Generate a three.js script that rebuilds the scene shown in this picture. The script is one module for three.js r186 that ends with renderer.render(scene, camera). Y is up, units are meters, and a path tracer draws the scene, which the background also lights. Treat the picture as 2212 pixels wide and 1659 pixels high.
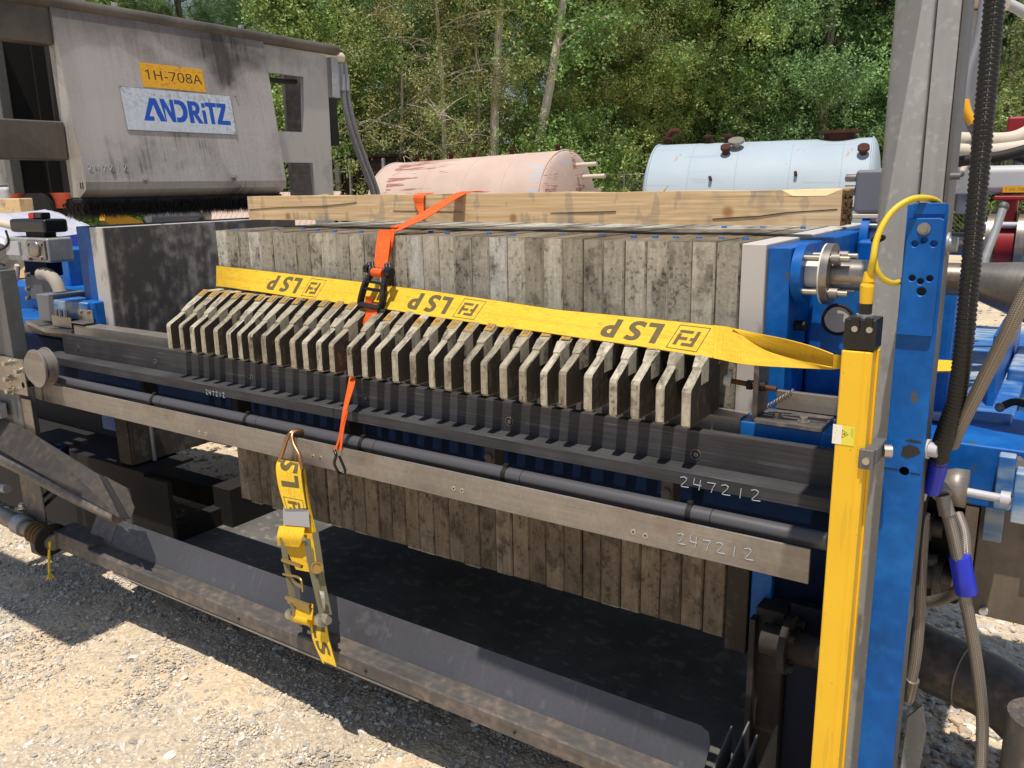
import * as THREE from 'three';
import { RoundedBoxGeometry } from 'three/addons/geometries/RoundedBoxGeometry.js';
import { mergeGeometries, mergeVertices } from 'three/addons/utils/BufferGeometryUtils.js';
import { ConvexGeometry } from 'three/addons/geometries/ConvexGeometry.js';

// ---------------------------------------------------------------- camera, sky, sun, exposure
const scene = new THREE.Scene();
const camera = new THREE.PerspectiveCamera(49.265, 4 / 3, 0.05, 400);
const V = (x, y, z) => new THREE.Vector3(x, y, z);
const CAM = V(2.5435, 1.6, 1.8996), YAW = 0.59635, PITCH = 0.234, ROLL = -0.01851;
const FW = V(-Math.sin(YAW) * Math.cos(PITCH), -Math.sin(PITCH), -Math.cos(YAW) * Math.cos(PITCH));
const R0 = V(Math.cos(YAW), 0, -Math.sin(YAW)), U0 = new THREE.Vector3().crossVectors(R0, FW);
const RT = R0.clone().multiplyScalar(Math.cos(ROLL)).addScaledVector(U0, Math.sin(ROLL));
const UP = R0.clone().multiplyScalar(-Math.sin(ROLL)).addScaledVector(U0, Math.cos(ROLL));
camera.position.copy(CAM);
camera.quaternion.setFromRotationMatrix(new THREE.Matrix4().makeBasis(RT, UP, FW.clone().negate()));
camera.updateMatrixWorld();
const sunDir = V(0.082, 0.95, 0.29).normalize(), SKYK = 0.62;
// clear midday sky: pale towards the horizon, deeper overhead, a soft aureole round the sun
const skyTex = (() => { const w = 512, h = 256, d = new Float32Array(w * h * 4);
  for (let y = 0; y < h; y++) for (let x = 0; x < w; x++) { const el = ((y + .5) / h - .5) * Math.PI, az = ((x + .5) / w - .5) * 2 * Math.PI, c = Math.cos(el), v = V(Math.cos(az) * c, Math.sin(el), Math.sin(az) * c), k = Math.pow(1 - Math.max(0, Math.sin(el)), 2.6), g = Math.pow(Math.max(0, v.dot(sunDir)), 24) * .5;
    const i = (y * w + x) * 4; d[i] = SKYK * (.36 + .36 * k + g); d[i + 1] = SKYK * (.48 + .30 * k + g * .97); d[i + 2] = SKYK * (.74 + .14 * k + g * .92); d[i + 3] = 1; }
  const t = new THREE.DataTexture(d, w, h, THREE.RGBAFormat, THREE.FloatType); t.mapping = THREE.EquirectangularReflectionMapping; t.magFilter = THREE.LinearFilter; t.needsUpdate = true; return t; })();
scene.background = skyTex; scene.environment = skyTex;
const sun = new THREE.DirectionalLight(0xfff5e8, 4.4);
sun.position.copy(sunDir).multiplyScalar(40); sun.target.position.set(0, 0, 0);
sun.castShadow = true; sun.shadow.mapSize.set(4096, 4096);
Object.assign(sun.shadow.camera, { left: -30, right: 30, top: 30, bottom: -30, near: 1, far: 100 });
scene.add(sun, sun.target);
const renderer = new THREE.WebGLRenderer({ antialias: true });
renderer.toneMapping = THREE.LinearToneMapping;
renderer.toneMappingExposure = 1.1;
renderer.shadowMap.enabled = true;

// ---------------------------------------------------------------- helpers
let seed = 12345;
const rnd = () => { seed = (seed + 0x6d2b79f5) | 0; let t = Math.imul(seed ^ (seed >>> 15), 1 | seed); t = (t + Math.imul(t ^ (t >>> 7), 61 | t)) ^ t; return ((t ^ (t >>> 14)) >>> 0) / 4294967296; };
const rr = (a, b) => a + (b - a) * rnd();
// survey helpers: sight lines from the camera station, met with a known plane of the machine
const ray = (px, py) => RT.clone().multiplyScalar((px - 1106) / 1809.13).addScaledVector(UP, -(py - 829.5) / 1809.13).add(FW);
const onAxis = (px, py, ax, v) => { const d = ray(px, py); return CAM.clone().addScaledVector(d, (v - CAM[ax]) / d[ax]); };
const onX = (px, py, v) => onAxis(px, py, 'x', v), onY = (px, py, v) => onAxis(px, py, 'y', v), onZ = (px, py, v) => onAxis(px, py, 'z', v);
const atD = (px, py, d) => CAM.clone().addScaledVector(ray(px, py), d);

// noise (tileable)
const hashN = (x, y, s) => { let h = Math.imul(x, 374761393) ^ Math.imul(y, 668265263) ^ Math.imul(s, 1274126177); h = Math.imul(h ^ (h >>> 13), 1274126177); return ((h ^ (h >>> 16)) >>> 0) / 4294967296; };
const vn = (u, v, px, py, s) => { const x = u * px, y = v * py, xi = Math.floor(x), yi = Math.floor(y); let fx = x - xi, fy = y - yi; fx = fx * fx * (3 - 2 * fx); fy = fy * fy * (3 - 2 * fy);
  const w = (i, p) => ((i % p) + p) % p, a = hashN(w(xi, px), w(yi, py), s), b = hashN(w(xi + 1, px), w(yi, py), s), c = hashN(w(xi, px), w(yi + 1, py), s), d = hashN(w(xi + 1, px), w(yi + 1, py), s);
  return (a + (b - a) * fx) * (1 - fy) + (c + (d - c) * fx) * fy; };
const fbm = (u, v, px, py, s, o = 4) => { let t = 0, a = 0.5, n = 0; for (let i = 0; i < o; i++) { t += a * vn(u, v, px << i, py << i, s + i * 17); n += a; a *= 0.55; } return t / n; };
const sst = (a, b, x) => { x = Math.min(1, Math.max(0, (x - a) / (b - a))); return x * x * (3 - 2 * x); };
const mix3 = (a, b, t) => [a[0] + (b[0] - a[0]) * t, a[1] + (b[1] - a[1]) * t, a[2] + (b[2] - a[2]) * t];
function tex(w, h, fn, metres, srgb = true) {           // fn(u,v) -> [r,g,b] 0..1 (sRGB) ; metres = size of one tile
  const d = new Uint8Array(w * h * 4);
  for (let y = 0; y < h; y++) for (let x = 0; x < w; x++) { const c = fn((x + 0.5) / w, (y + 0.5) / h), i = (y * w + x) * 4; for (let k = 0; k < 3; k++) d[i + k] = Math.max(0, Math.min(255, c[k] * 255)); d[i + 3] = 255; }
  const t = new THREE.DataTexture(d, w, h); t.magFilter = THREE.LinearFilter; t.minFilter = THREE.LinearMipmapLinearFilter; t.generateMipmaps = true;
  t.wrapS = t.wrapT = THREE.RepeatWrapping; if (srgb) t.colorSpace = THREE.SRGBColorSpace; if (metres) t.repeat.set(1 / metres, 1 / metres); t.needsUpdate = true; return t;
}
const gtex = (w, h, fn, metres) => tex(w, h, (u, v) => { const g = fn(u, v); return [g, g, g]; }, metres, false);
const SM = (o) => new THREE.MeshStandardMaterial(o);
const hex = (s) => { const c = new THREE.Color(s); return c; };
const h3 = (s) => { const n = parseInt(s.slice(1), 16); return [(n >> 16) / 255, ((n >> 8) & 255) / 255, (n & 255) / 255]; };

// geometry helpers: every piece is non-indexed with position, normal and uv in metres (box mapped)
function boxUV(g, ou = 0, ov = 0) {
  g = g.index ? g.toNonIndexed() : g; if (!g.attributes.normal) g.computeVertexNormals();
  const p = g.attributes.position, n = p.count, uv = new Float32Array(n * 2), a = V(), b = V(), c = V(), q = V();
  for (let i = 0; i < n; i += 3) {
    a.fromBufferAttribute(p, i); b.fromBufferAttribute(p, i + 1); c.fromBufferAttribute(p, i + 2);
    q.crossVectors(b.clone().sub(a), c.clone().sub(a)); const X = Math.abs(q.x), Y = Math.abs(q.y), Z = Math.abs(q.z);
    [a, b, c].forEach((k, j) => { let u, v; if (X >= Y && X >= Z) { u = k.z; v = k.y; } else if (Y >= Z) { u = k.x; v = k.z; } else { u = k.x; v = k.y; } uv[(i + j) * 2] = u + ou; uv[(i + j) * 2 + 1] = v + ov; });
  }
  g.setAttribute('uv', new THREE.BufferAttribute(uv, 2));
  for (const k of Object.keys(g.attributes)) if (!['position', 'normal', 'uv'].includes(k)) g.deleteAttribute(k);
  g.morphAttributes = {}; g.clearGroups(); return g;
}
function box(x0, x1, y0, y1, z0, z1, r = 0, ou = 0, ov = 0) {
  const w = Math.abs(x1 - x0), h = Math.abs(y1 - y0), d = Math.abs(z1 - z0);
  const g = r > 0 ? new RoundedBoxGeometry(w, h, d, 1, Math.min(r, w * 0.45, h * 0.45, d * 0.45)) : new THREE.BoxGeometry(w, h, d);
  g.translate((x0 + x1) / 2, (y0 + y1) / 2, (z0 + z1) / 2); return boxUV(g, ou, ov);
}
function alongG(g, p0, p1) { // a y-axis geometry of unit span set from p0 to p1
  const d = p1.clone().sub(p0), q = new THREE.Quaternion().setFromUnitVectors(V(0, 1, 0), d.clone().normalize());
  g.applyQuaternion(q); const m = p0.clone().add(p1).multiplyScalar(0.5); g.translate(m.x, m.y, m.z); return g;
}
function fixG(g) { g = g.index ? g.toNonIndexed() : g; for (const k of Object.keys(g.attributes)) if (!['position', 'normal', 'uv'].includes(k)) g.deleteAttribute(k); g.clearGroups(); return g; }
function cyl(p0, p1, r0, r1 = r0, seg = 18, open = false) {
  const L = p0.distanceTo(p1), g = fixG(new THREE.CylinderGeometry(r1, r0, L, seg, 1, open)), uv = g.attributes.uv;
  for (let i = 0; i < uv.count; i++) uv.setXY(i, uv.getX(i) * 6.283 * Math.max(r0, r1), uv.getY(i) * L);
  return alongG(g, p0, p1);
}
function tube(pts, r, seg = 40, rad = 10, caps = true) {
  const c = new THREE.CatmullRomCurve3(pts, false, 'centripetal'), L = c.getLength(), g = fixG(new THREE.TubeGeometry(c, seg, r, rad, false)), uv = g.attributes.uv;
  for (let i = 0; i < uv.count; i++) uv.setXY(i, uv.getX(i) * L, uv.getY(i) * 6.283 * r);
  if (!caps) return g;
  const e = [g]; for (const [t, s] of [[0, -1], [1, 1]]) { const p = c.getPoint(t), d = c.getTangent(t).multiplyScalar(0.001 * s); e.push(cyl(p, p.clone().add(d), r * 0.999, r * 0.9, rad)); }
  return mergeGeometries(e);
}
function extr(pts, axis, a, b, bevel = 0, hole) { // axis x: pts (z,y); axis y: pts (x,z); axis z: pts (x,y)
  const s = new THREE.Shape(pts.map((p) => new THREE.Vector2(p[0], p[1]))); if (hole) for (const h of hole) s.holes.push(new THREE.Path(h.map((p) => new THREE.Vector2(p[0], p[1]))));
  const lo = Math.min(a, b), D = Math.abs(b - a), g = new THREE.ExtrudeGeometry(s, { depth: Math.max(1e-4, D - 2 * bevel), bevelEnabled: bevel > 0, bevelThickness: bevel, bevelSize: bevel, bevelOffset: -bevel, bevelSegments: 1, curveSegments: 12 });
  g.translate(0, 0, bevel + lo); const p = g.attributes.position;
  for (let i = 0; i < p.count; i++) { const X = p.getX(i), Y = p.getY(i), Z = p.getZ(i); if (axis === 'x') p.setXYZ(i, Z, Y, X); else if (axis === 'y') p.setXYZ(i, X, Z, Y); }
  if (axis !== 'z') { const ng = g.index ? g.toNonIndexed() : g, q = ng.attributes.position.array, u = ng.attributes.uv.array; for (let i = 0; i < q.length; i += 9) for (let k = 0; k < 3; k++) { const t = q[i + 3 + k]; q[i + 3 + k] = q[i + 6 + k]; q[i + 6 + k] = t; } ng.computeVertexNormals(); return boxUV(ng); }
  g.computeVertexNormals(); return boxUV(g);
}
const circ = (cx, cy, r, n = 20) => Array.from({ length: n }, (_, i) => [cx + r * Math.cos(i / n * 6.2832), cy + r * Math.sin(i / n * 6.2832)]);
function ribbon(A, B, th, N = 3) { // strap between two edge curves A[i], B[i]; u along in metres, v across 0..1
  const n = A.length, pos = [], uv = [], idx = []; let L = 0;
  const P = []; for (let i = 0; i < n; i++) { if (i) L += A[i].clone().add(B[i]).multiplyScalar(0.5).distanceTo(A[i - 1].clone().add(B[i - 1]).multiplyScalar(0.5));
    const t = A[Math.min(n - 1, i + 1)].clone().sub(A[Math.max(0, i - 1)]).add(B[Math.min(n - 1, i + 1)]).sub(B[Math.max(0, i - 1)]), w = B[i].clone().sub(A[i]), nn = t.cross(w).normalize().multiplyScalar(th / 2);
    P.push([A[i].clone().add(nn), B[i].clone().add(nn), B[i].clone().sub(nn), A[i].clone().sub(nn), L]); }
  const quad = (a, b, c, d, ua, ub, va, vb) => { for (const [q, u, v] of [[a, ua, va], [b, ub, va], [c, ub, vb], [a, ua, va], [c, ub, vb], [d, ua, vb]]) { pos.push(q.x, q.y, q.z); uv.push(u, v); } };
  for (let i = 0; i < n - 1; i++) { const p = P[i], q = P[i + 1];
    quad(p[0], q[0], q[1], p[1], p[4], q[4], 1, 0); quad(p[1], q[1], q[2], p[2], p[4], q[4], 0, 0.02); quad(p[2], q[2], q[3], p[3], p[4], q[4], 0, 1); quad(p[3], q[3], q[0], p[0], p[4], q[4], 1, 0.98); }
  for (const [i, f] of [[0, 0], [n - 1, 1]]) { const p = P[i]; f ? quad(p[0], p[3], p[2], p[1], p[4], p[4], 1, 0) : quad(p[0], p[1], p[2], p[3], p[4], p[4], 0, 1); }
  const g = new THREE.BufferGeometry(); g.setAttribute('position', new THREE.Float32BufferAttribute(pos, 3)); g.setAttribute('uv', new THREE.Float32BufferAttribute(uv, 2)); g.computeVertexNormals(); return g;
}
function bolt(p, dir, r, h = r * 0.9, washer = true) { // hex head standing on p, along dir
  const d = dir.clone().normalize(), q = p.clone().addScaledVector(d, washer ? r * 0.25 : 0), e = [boxUV(cyl(q, q.clone().addScaledVector(d, h), r, r * 0.94, 6))];
  if (washer) e.push(boxUV(cyl(p.clone().addScaledVector(d, -0.002), q, r * 1.35, r * 1.35, 16))); return mergeGeometries(e);
}
function splitX(g) { // [faces along x, the rest] of a non-indexed geometry
  const out = [[], []], n = g.attributes.normal, P = g.attributes; for (let i = 0; i < n.count; i += 3) out[Math.abs(n.getX(i)) + Math.abs(n.getX(i + 1)) > 1.9 ? 0 : 1].push(i, i + 1, i + 2);
  return out.map((ix) => { const q = new THREE.BufferGeometry(); for (const k of ['position', 'normal', 'uv']) { const s = P[k].itemSize, a = new Float32Array(ix.length * s); ix.forEach((v, j) => { for (let c = 0; c < s; c++) a[j * s + c] = P[k].array[v * s + c]; }); q.setAttribute(k, new THREE.BufferAttribute(a, s)); } return q; }); }
const used = {};
const numbered = (n) => { used[n] = (used[n] || 0) + 1; return used[n] === 1 ? n : `${n}_${String(used[n] - 1).padStart(3, '0')}`; };
function mesh(name, geos, material, parent, label) {
  geos = Array.isArray(geos) ? geos : [geos]; const g = geos.length > 1 ? mergeGeometries(geos) : geos[0];
  const m = new THREE.Mesh(g, material); m.name = parent ? name : numbered(name); m.castShadow = m.receiveShadow = true; if (label) m.userData.label = label;
  (parent || scene).add(m); return m;
}
const things = [];
function thing(name, label, category, group) { const o = new THREE.Group(); o.name = numbered(name); o.userData = { label, category }; if (group) o.userData.group = group; scene.add(o); things.push(o); return o; }
function tagged(m, label, category, group) { m.userData.label = label; m.userData.category = category; if (group) m.userData.group = group; return m; }
function struct(m) { m.userData.kind = 'structure'; return m; }
// a flat printed mark standing on a surface: corner origin o, edge vectors ex, ey (metres)
function decalG(o, ex, ey, lift = 0.0012) {
  const n = new THREE.Vector3().crossVectors(ex, ey).normalize().multiplyScalar(lift), P = [o, o.clone().add(ex), o.clone().add(ex).add(ey), o.clone().add(ey)].map((p) => p.clone().add(n));
  const g = new THREE.BufferGeometry(), ix = [0, 1, 2, 0, 2, 3], uvs = [[0, 0], [1, 0], [1, 1], [0, 1]];
  g.setAttribute('position', new THREE.Float32BufferAttribute(ix.flatMap((i) => P[i].toArray()), 3)); g.setAttribute('uv', new THREE.Float32BufferAttribute(ix.flatMap((i) => uvs[i]), 2)); g.computeVertexNormals(); return g;
}
function canvasTex(w, h, draw) { const c = document.createElement('canvas'); c.width = w; c.height = h; const x = c.getContext('2d'); draw(x, w, h); const t = new THREE.CanvasTexture(c); t.colorSpace = THREE.SRGBColorSpace; t.anisotropy = 8; return t; }
const chalk = (w, h, pxh, text, col = '#b9c3cf') => canvasTex(w, h, (x) => { x.clearRect(0, 0, w, h); x.strokeStyle = col; x.lineWidth = pxh; x.lineCap = 'round'; x.lineJoin = 'round';
  const G = { 2: [[0, .12], [.35, .0], [.62, .12], [.5, .4], [.05, .9], [.2, .98], [.85, .95]], 4: [[.2, 0], [.08, .55], [.8, .6], null, [.72, .1], [.6, 1]], 7: [[0, .1], [.8, .08], [.55, .5], [.4, 1]], 1: [[.5, 0], [.42, 1]] };
  let X = w * 0.03; const cw = w / text.length * 0.97; for (const ch of text) { const g = G[ch]; x.beginPath(); let st = true; for (const p of g) { if (!p) { st = true; continue; } const a = X + p[0] * cw * 0.8, b = h * 0.08 + p[1] * h * 0.84; st ? x.moveTo(a, b) : x.lineTo(a, b); st = false; } x.stroke(); X += cw; } });

// ---------------------------------------------------------------- surfaces
const T = {};
// grimy moulded polypropylene plates: pale grey with vertical streaks and dark scuffed dirt
const plateTex = (lowOn) => tex(1024, 1024, (u, v) => { // one tile is 1 m, v measured up the plate: lower half darkened for its shade, browned with dried slurry
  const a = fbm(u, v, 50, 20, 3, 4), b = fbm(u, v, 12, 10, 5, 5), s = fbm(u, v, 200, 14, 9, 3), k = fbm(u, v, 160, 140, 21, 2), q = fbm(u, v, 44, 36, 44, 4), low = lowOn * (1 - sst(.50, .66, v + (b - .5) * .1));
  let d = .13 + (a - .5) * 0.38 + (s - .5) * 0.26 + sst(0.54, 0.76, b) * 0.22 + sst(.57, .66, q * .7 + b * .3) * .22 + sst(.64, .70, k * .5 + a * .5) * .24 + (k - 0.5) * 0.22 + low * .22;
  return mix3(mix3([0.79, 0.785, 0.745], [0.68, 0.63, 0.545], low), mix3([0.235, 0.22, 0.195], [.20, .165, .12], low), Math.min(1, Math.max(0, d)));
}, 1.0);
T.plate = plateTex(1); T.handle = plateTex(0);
T.darkBrown = tex(512, 512, (u, v) => { const b = fbm(u, v, 7, 7, 5, 5), k = fbm(u, v, 50, 40, 9, 3), s = fbm(u, v, 50, 5, 6, 3); return mix3([.225, .19, .155], [.50, .45, .38], sst(.48, .78, b * .4 + k * .35 + s * .25) * .75); }, 0.4);  // dark brown mottle for handle sides and lower plate halves
T.plateB = gtex(512, 512, (u, v) => fbm(u, v, 60, 16, 31, 4) * 0.6 + fbm(u, v, 120, 120, 8, 2) * 0.4, 0.4);
// black moulded plastic with faint scratches
T.black = tex(512, 512, (u, v) => { const s = fbm(u, v, 4, 160, 3, 3), b = fbm(u, v, 6, 6, 2, 4); const g = 0.265 + (s - 0.5) * 0.08 + (b - 0.5) * 0.09 + sst(0.78, 0.83, s) * 0.08; return [g, g, g * 1.03]; }, 0.6);
T.steel = tex(1024, 1024, (u, v) => { const s = fbm(u, v, 5, 300, 3, 3), b = fbm(u, v, 6, 5, 2, 5), k = fbm(u, v, 120, 120, 14, 2); const g = 0.56 + (s - 0.5) * 0.07 + (b - 0.5) * 0.20 + (k - .5) * .05; return mix3([g, g * 0.96, g * 0.91], [g * 0.8, g * 0.62, g * 0.47], sst(0.62, 0.85, fbm(u, v, 9, 9, 77, 4)) * 0.3); }, 0.9);
T.darkSteel = tex(1024, 1024, (u, v) => { const b = fbm(u, v, 5, 5, 2, 6), k = fbm(u, v, 50, 50, 14, 4), s = fbm(u, v, 2, 90, 6, 3); const g = 0.36 + (b - 0.5) * 0.12 + (k - 0.5) * 0.10 + (s - 0.5) * 0.06; return mix3([g * 1.02, g * .98, g * 0.95], [g * 1.25, g * 1.12, g * 1.0], sst(0.5, 0.75, b * 0.4 + k * 0.6)); }, 1.1);
T.sheet = tex(1024, 1024, (u, v) => { const b = fbm(u, v, 4, 4, 2, 5), k = fbm(u, v, 200, 200, 3, 2), s = fbm(u, v, 90, 3, 8, 3), q = fbm(u, v, 24, 24, 71, 4); const g = 0.29 + (b - 0.5) * 0.09 + (k - 0.5) * 0.03 + sst(.70, .78, s) * .02 + sst(.68, .78, q) * .05; return [g, g, g * 1.05]; }, 1.2);
T.floor = tex(512, 512, (u, v) => { const b = fbm(u, v, 5, 5, 12, 5), k = fbm(u, v, 60, 60, 3, 3); const q = fbm(u, v, 18, 26, 31, 4), g = 0.38 + (b - 0.5) * 0.14 + (k - 0.5) * 0.05 + sst(.62, .72, q) * .10; return [g, g * .98, g * .95]; }, 0.8);
// glossy blue enamel, chipped and dusted
T.blue = tex(1024, 1024, (u, v) => { const b = fbm(u, v, 6, 6, 2, 5), k = fbm(u, v, 45, 45, 14, 4), c = fbm(u, v, 22, 22, 71, 5); const l = 1 + (b - 0.5) * 0.35 + (k - .5) * .25; let q = [0.0 * l, 0.345 * l, 0.66 * l]; q = mix3(q, [0.50, 0.54, 0.58], sst(0.5, 0.85, b) * 0.20 + sst(.55, .8, k) * .08); return mix3(q, [0.30, 0.32, 0.36], sst(0.79, 0.81, c)); }, 0.9);
T.blueDusty = tex(512, 512, (u, v) => { const b = fbm(u, v, 6, 6, 42, 5), k = fbm(u, v, 8, 40, 14, 4); return mix3([0.10, 0.36, 0.66], [0.66, 0.68, 0.70], sst(0.28, 0.68, b * .6 + k * .4)); }, 0.8);
T.white = tex(512, 512, (u, v) => { const b = fbm(u, v, 6, 6, 5, 5), k = fbm(u, v, 30, 10, 9, 4); return mix3([0.76, 0.745, 0.725], [0.40, 0.37, 0.33], sst(0.55, 0.85, b * .5 + k * .5)); }, 0.9);
T.darkFace = tex(1024, 1024, (u, v) => { const b = fbm(u, v, 5, 5, 5, 6), k = fbm(u, v, 30, 24, 9, 4), s = fbm(u, v, 40, 4, 6, 3); const d = b * .5 + k * .3 + s * .2; return mix3([0.29, 0.275, 0.255], [0.62, 0.59, 0.55], sst(0.40, 0.70, d)); }, 0.8);
T.hood = tex(1024, 1024, (u, v) => { const b = fbm(u, v, 3, 3, 51, 5), s = fbm(u, v, 90, 8, 9, 3), k = fbm(u, v, 120, 120, 5, 2), w = fbm(u + b * .35, v + b * .2, 4, 4, 33, 2); let d = sst(0.46, 0.72, b) * .34 + sst(.52, .535, w) * .10 + sst(.64, .66, w) * .12 + (k - .5) * .12 + (s - .5) * .16; return mix3([0.71, 0.695, 0.675], [0.29, 0.275, 0.26], Math.max(0, d)); }, 1.0);
T.hoodFront = tex(1024, 1024, (u, v) => { // u along z over the sheet, v up the sheet: soot under the rail, wiped arcs
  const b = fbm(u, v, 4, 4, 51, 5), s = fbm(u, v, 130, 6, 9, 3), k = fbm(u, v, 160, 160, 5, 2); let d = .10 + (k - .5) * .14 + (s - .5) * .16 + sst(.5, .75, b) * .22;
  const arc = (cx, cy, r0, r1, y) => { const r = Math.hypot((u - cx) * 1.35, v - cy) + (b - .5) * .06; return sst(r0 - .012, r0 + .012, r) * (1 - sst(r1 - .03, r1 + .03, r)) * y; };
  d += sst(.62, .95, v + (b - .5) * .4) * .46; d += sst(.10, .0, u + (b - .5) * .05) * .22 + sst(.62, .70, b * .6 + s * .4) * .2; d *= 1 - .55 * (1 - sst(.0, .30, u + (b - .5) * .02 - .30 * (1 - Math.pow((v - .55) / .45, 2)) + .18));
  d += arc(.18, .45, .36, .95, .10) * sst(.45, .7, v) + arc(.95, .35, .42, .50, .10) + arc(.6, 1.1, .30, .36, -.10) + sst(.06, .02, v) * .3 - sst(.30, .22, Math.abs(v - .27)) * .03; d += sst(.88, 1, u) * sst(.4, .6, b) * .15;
  return mix3([0.76, 0.745, 0.73], [0.28, 0.265, 0.25], Math.max(0, Math.min(1, d))); });
T.galv = tex(512, 512, (u, v) => { const b = fbm(u, v, 8, 5, 5, 5), s = fbm(u, v, 60, 3, 6, 3), k = fbm(u, v, 60, 60, 8, 3); const g = 0.64 + (b - .5) * .16 + (s - .5) * .06 + sst(.62, .75, k) * .05 - sst(.64, .8, b) * .14; return [g * .99, g, g * 1.0]; }, 0.7);
T.wood = tex(1024, 1024, (u, v) => { const w = fbm(u, v, 2, 5, 3, 3), g = Math.sin((v * 44 + w * 7) * 6.283) * .5 + .5, f = fbm(u, v, 6, 300, 4, 3), b = fbm(u, v, 7, 7, 15, 4), bl = fbm(u, v, 30, 12, 19, 3); let c = mix3([0.88, 0.775, 0.61], [0.79, 0.66, 0.48], g * .35 + f * .45); c = mix3(c, [.56, .52, .47], sst(.55, .8, b) * .55 + sst(.66, .74, bl) * .35);
  let kn = 0; for (const [x, y, r] of [[.10, .5, .02], [.33, .44, .016], [.36, .41, .013], [.58, .47, .02], [.77, .52, .022], [.9, .45, .014]]) kn = Math.max(kn, 1 - Math.hypot((u - x), (v - y) * 1.0) / r); return mix3(c, [0.60, .43, .26], sst(0, .8, kn) * .8); }, 1.0);
T.woodEnd = tex(256, 256, (u, v) => { const k = fbm(u, v, 40, 40, 4, 3), r = Math.sin(Math.hypot(u - .2, v + .4) * 90) * .5 + .5; return mix3([.56, .45, .28], [.30, .23, .13], k * .8 + r * .2); }, 0.1);
T.ground = tex(1024, 1024, (u, v) => { const b = fbm(u, v, 4, 4, 61, 5), k = fbm(u, v, 70, 70, 3, 3), f = fbm(u, v, 200, 200, 9, 2); const s = sst(.42, .62, b); let c = mix3([.755, .70, .605], [.815, .735, .615], s); c = mix3(c, [.64, .58, .50], sst(.5, .72, k) * .5 * (1 - s * .6)); const q = 1 + (f - .5) * .22; return [c[0] * q, c[1] * q, c[2] * q]; }, 1.6);
T.groundB = gtex(1024, 1024, (u, v) => fbm(u, v, 60, 60, 3, 4) * .7 + fbm(u, v, 200, 200, 9, 2) * .3, 1.6);
T.rust = tex(512, 512, (u, v) => { const b = fbm(u, v, 6, 6, 1, 5), s = fbm(u, v, 30, 3, 8, 3); return mix3([.36, .23, .18], [.20, .13, .11], b * .6 + s * .6 - .1); }, 1.5);
T.pink = tex(1024, 1024, (u, v) => { const b = fbm(u, v, 3, 3, 91, 5), s = fbm(u, v, 6, 70, 92, 4), e = b * .5 + s * .5; let c = mix3([.80, .715, .66], [.73, .64, .595], fbm(u, v, 9, 9, 4, 3)); const red = sst(.35, .6, u) * (1 - sst(.88, .95, u)), bl = (1 - sst(.3, .6, u)); c = mix3(c, [.60, .42, .39], sst(.52, .54, e + (red - 1) * .3)); return mix3(c, [.66, .71, .77], sst(.66, .675, e + (bl - 1) * .3)); });
T.paleBlue = tex(512, 512, (u, v) => { const b = fbm(u, v, 5, 5, 7, 5), s = fbm(u, v, 3, 40, 9, 4); let c = mix3([.66, .715, .75], [.60, .665, .71], b); c = mix3(c, [.70, .55, .50], sst(.76, .79, fbm(u, v, 24, 18, 44, 4))); return mix3(c, [.55, .6, .64], sst(.66, .8, s) * .5); }, 3);
T.tarp = tex(512, 512, (u, v) => { const b = fbm(u, v, 5, 5, 7, 5); const g = .70 + (b - .5) * .18; return [g * .99, g, g * 1.06]; }, 1.5);
T.bark = tex(256, 512, (u, v) => { const s = fbm(u, v, 24, 5, 7, 4), b = fbm(u, v, 4, 4, 9, 3); return mix3([.60, .55, .50], [.25, .215, .19], sst(.35, .7, s) * .8 + (b - .5) * .3); }, 1.0);
T.weaveB = gtex(256, 64, (u, v) => { const a = Math.abs(Math.sin(u * 64 * 3.14159)); return a; }, 0);
T.weaveB.repeat.set(8, 1);
const STRAP_L = 0.645; // printed pattern repeats along the webbing
const drawLSP = (x, w, h, ink) => { // w x h canvas = one repeat, printed upside down
  x.save(); x.translate(w, h); x.rotate(Math.PI); x.fillStyle = ink; x.strokeStyle = ink; const H = h;
  const ox = w * .125; // logo box, then L S P
  x.lineWidth = H * .03; x.beginPath(); x.moveTo(ox + H * .0, H * .12); x.lineTo(ox + H * .98, H * .12); x.lineTo(ox + H * .82, H * .88); x.lineTo(ox - H * .16, H * .88); x.closePath(); x.stroke();
  const par = (a, b, c, d) => { x.beginPath(); const k = -.2; x.moveTo(ox + H * (a + k * (b - .12)), H * b); x.lineTo(ox + H * (c + k * (b - .12)), H * b); x.lineTo(ox + H * (c + k * (d - .12)), H * d); x.lineTo(ox + H * (a + k * (d - .12)), H * d); x.closePath(); x.fill(); };
  par(.2, .24, .6, .34); par(.2, .42, .42, .52); par(.2, .34, .32, .74); par(.50, .42, .86, .52); par(.74, .24, .86, .62); par(.42, .64, .86, .74); 
  x.font = `bold ${H * .92}px sans-serif`; x.textBaseline = 'alphabetic'; x.lineWidth = H * .035; [['L', 1.22], ['S', 1.86], ['P', 2.66]].forEach(([c, k]) => { x.save(); x.translate(ox + H * k, H * .84); x.scale(1.22, 1); x.transform(1, 0, -.1, 1, 0, 0); x.fillText(c, 0, 0); x.strokeText(c, 0, 0); x.restore(); }); x.restore(); };
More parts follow.
